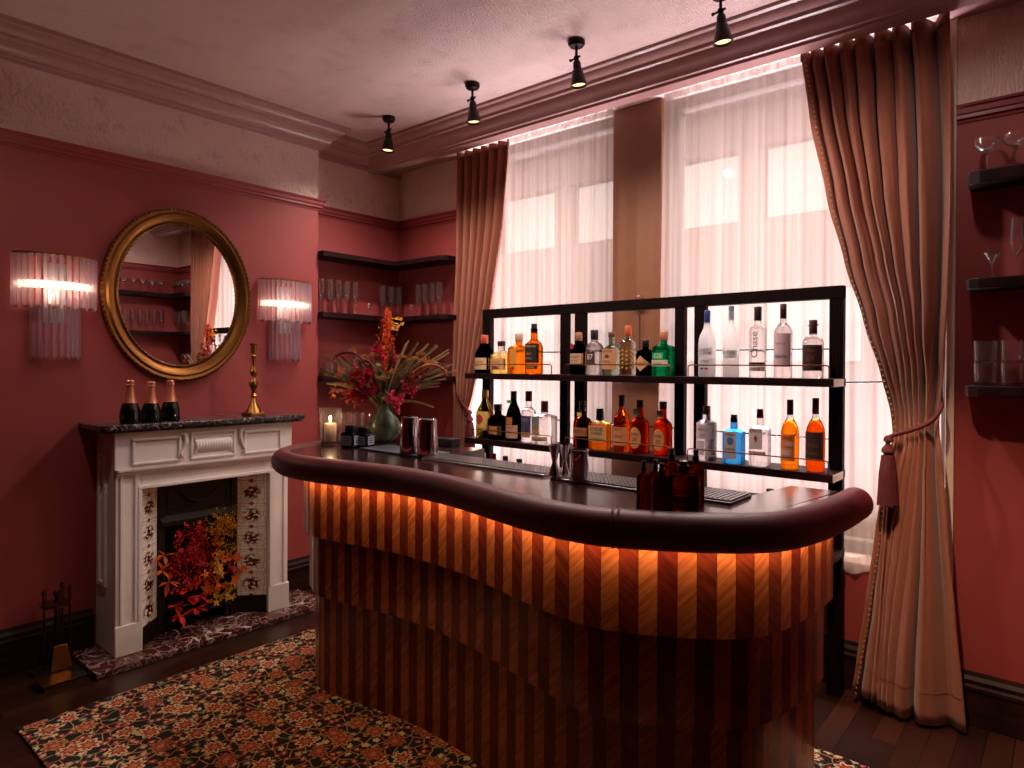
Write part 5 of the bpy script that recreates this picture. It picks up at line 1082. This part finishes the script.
def drape(lab, Lk, Rk, zt, zbot, y0, folds, ampk, seed, name='curtain', slope=0.0):
    random.seed(seed); off = [random.uniform(-.22, .22) for _ in range(folds+3)]; am = [random.uniform(.7, 1.25) for _ in range(folds+3)]
    def f(u, v):
        zb_ = zbot+slope*u; z = zb_+(zt-zb_)*v; l, r = interp(Lk, z), interp(Rk, z); k = u*folds; i = int(k); fr = k-i
        kk = k+off[i]*(1-abs(2*fr-1))*.5
        a = interp(ampk, z)*(am[i]*(1-fr)+am[i+1]*fr)
        s = math.sin(2*PI*kk-PI/2); s = math.copysign(abs(s)**.75, s)
        return (l+(r-l)*(u+.012*math.sin(2*PI*k)), y0+a*s, z)
    t = thing(name, lab, 'curtain', (Lk[-1][1], y0, 0), 'window curtains')
    obj('cloth', MB().grid(f, folds*18, 60), M['curtain'], t, smooth='all', solid=.003)
    obj('heading', MB().grid(lambda u, v: (f(u, 1)[0], f(u, 1)[1]-.004, zt-.05+.055*v), folds*14, 1), M['curtain'], t, smooth='all', solid=.002)
    hem = MB().tube([(lambda q: (q[0], q[1]-.0035, q[2]))(f(i/(folds*14), .036)) for i in range(folds*14+1)], .0012, 4)
    obj('hem_stitch', hem, M['curtain'], t)
    return t, f
Y1 = 3.31
def zx(px, py): q = pY(px, py, Y1); return (q.z, q.x)
Lk = [zx(*p) for p in ((803, 52), (812, 120), (829, 200), (847, 265), (866, 320), (882, 372), (893, 418), (895, 436), (887, 470), (878, 530), (868, 600), (860, 655), (855, 690))]
Rk = [zx(*p) for p in ((951, 2), (952, 100), (951, 200), (949, 300), (945, 370), (941, 402), (940, 425), (945, 470), (950, 540), (957, 620), (965, 700), (968, 728))]
TOPF = [0, .10, .215, .33, .43, .55, .66, .80, 1]; BOTF = [0, .13, .20, .26, .32, .385, .46, .66, 1]
def cf(u, v):
    zt, k = 2.985, u*8; i = min(7, int(k)); fr = k-i
    w = max(0, min(1, (1.9-(.03+v*2.95))/1.7)); w = w*w*(3-2*w)
    z = .012+(zt-.012)*v + .045*(1-u)*(1-v)**3
    a, b = [TOPF[j]*(1-w)+BOTF[j]*w for j in (i, i+1)]; uu = a+(b-a)*fr
    l, r = interp(Lk, z), interp(Rk, z); pinch = math.exp(-((z-1.36)/.18)**2)
    amp = min(.058, .026+.32*(b-a))*(1-.45*pinch)*(1-.35*w*(i > 5))*(.85+.3*math.sin(i*2.3))
    q = math.sin(2*PI*fr-PI/2); q = math.copysign(abs(q)**.8, q)
    wob = .010*math.sin(3.1*z+i)*(1-pinch)
    fwd = -.075*w*math.sin(PI*min(1, uu*.8+.1))
    return (l+(r-l)*uu+.012*math.sin(2*PI*fr)*(1-pinch)+wob*(0 < uu < 1), Y1+amp*q+fwd+.01, z)
ct = thing('curtain', 'terracotta linen curtain tied back at the right of the windows', 'curtain', (-.6, Y1, 0), 'window curtains')
obj('cloth', MB().grid(cf, 160, 64), M['curtain'], ct, smooth='all', solid=.003)
obj('heading', MB().grid(lambda u, v: (cf(u, 1)[0], cf(u, 1)[1]-.004, 2.935+.052*v), 120, 1), M['curtain'], ct, smooth='all', solid=.002)
obj('hem_stitch', MB().tube([(lambda q: (q[0], q[1]-.004, q[2]))(cf(i/120, .045)) for i in range(121)], .0013, 4), M['curtain'], ct)
bt = MB()
for i in range(120): q = cf(.004, i/119); bt.ball((q[0]+.012, q[1]-.012, q[2]), .0055, 6)
obj('bead_trim', bt, M['lining'], ct, smooth=True)
Lk2 = [(q.z, q.x) for q in [pY(*p, 3.342) for p in ((460, 160), (459, 250), (456, 330), (454, 380), (456, 400), (455, 455))]]+[(.02, -3.32)]
Rk2 = [(q.z, q.x) for q in [pY(*p, 3.342) for p in ((511, 140), (505, 220), (495, 290), (484, 350), (474, 395), (470, 410), (472, 455))]]+[(.02, -3.02)]
drape('terracotta linen curtain tied back at the left of the windows', Lk2, Rk2, 2.985, .012, 3.342, 6, [(0, .028), (1.1, .024), (1.35, .02), (2.0, .028), (2.98, .028)], 9)
def tieback(lab, pts, tas, grp):
    t = thing('curtain_tieback', lab, 'tieback', tas, grp); P = catmull(pts, 10)
    obj('rope', MB().tube(P, .009, 10), M['rope'], t, smooth=True)
    x, y, z = tas
    obj('tassel_knot', MB().lathe([(.006, .02), (.016, .01), (.018, -.004), (.008, -.014), (.014, -.024), (.024, -.036), (.026, -.05), (.014, -.062)][::-1], (x, y, z), 16), M['rope'], t, smooth=True)
    mb = MB()
    mb.lathe([(.001, -.272), (.036, -.27), (.034, -.2), (.028, -.10), (.022, -.066), (.010, -.058)], (x, y, z), 20)
    for k in range(34):
        a = 2*PI*k/34; mb.tube([(x+.022*math.cos(a), y+.022*math.sin(a), z-.066), (x+.031*math.cos(a), y+.031*math.sin(a), z-.14), (x+.038*math.cos(a), y+.038*math.sin(a), z-.27-random.uniform(0, .012))], .0035, 5)
    obj('tassel_fringe', mb, M['rope'], t)
    return t
a = pY(888, 440, 3.19); kn = pY(940, 393, 3.385)
tieback('burgundy rope tieback with tassel around the right curtain', [(kn.x, 3.385, kn.z), pY(941, 408, 3.27), pY(930, 422, 3.235), pY(912, 430, 3.225), pY(897, 434, 3.21), tuple(a+Vector((0, 0, .01)))], tuple(a), 'curtain tiebacks')
h = thing('holdback_hook', 'black metal curtain hook on the window frame beside the right curtain', 'hook', (kn.x, YW-.015, kn.z)); obj('plate', MB().box(kn.x-.012, kn.x+.012, YW-.022, YW-.014, kn.z-.03, kn.z+.03), M['bronze'], h); obj('hook', MB().tube([(kn.x, YW-.02, kn.z+.01), (kn.x, YW-.05, kn.z+.004), (kn.x, YW-.055, kn.z+.028)], .005, 8), M['bronze'], h, smooth=True)
a = pY(470, 413, 3.30)
tieback('burgundy rope tieback with tassel around the left curtain', [(-3.345, 3.39, 1.22), pY(457, 392, 3.325), pY(461, 401, 3.315), pY(466, 408, 3.305), tuple(a)], tuple(a), 'curtain tiebacks')
# round knob with a cord on the pier between the windows
q = pY(640, 302, 3.49)
k = thing('cord_knob', 'round brown knob with a hanging cord on the pier between windows', 'knob', (q.x, 3.5, q.z))
obj('knob', MB().rings([[(q.x+r*math.cos(2*PI*j/24), 3.5-o, q.z+r*math.sin(2*PI*j/24)) for j in range(24)] for r, o in ((.03, 0), (.032, .01), (.04, .02), (.038, .03), (.02, .037))]), pm((92, 40, 28), .35), k, smooth=True)
obj('cord', MB().tube([(q.x, 3.485, q.z-.02), (q.x+.002, 3.486, q.z-.30)], .004, 6), pm((60, 30, 24), .6), k)
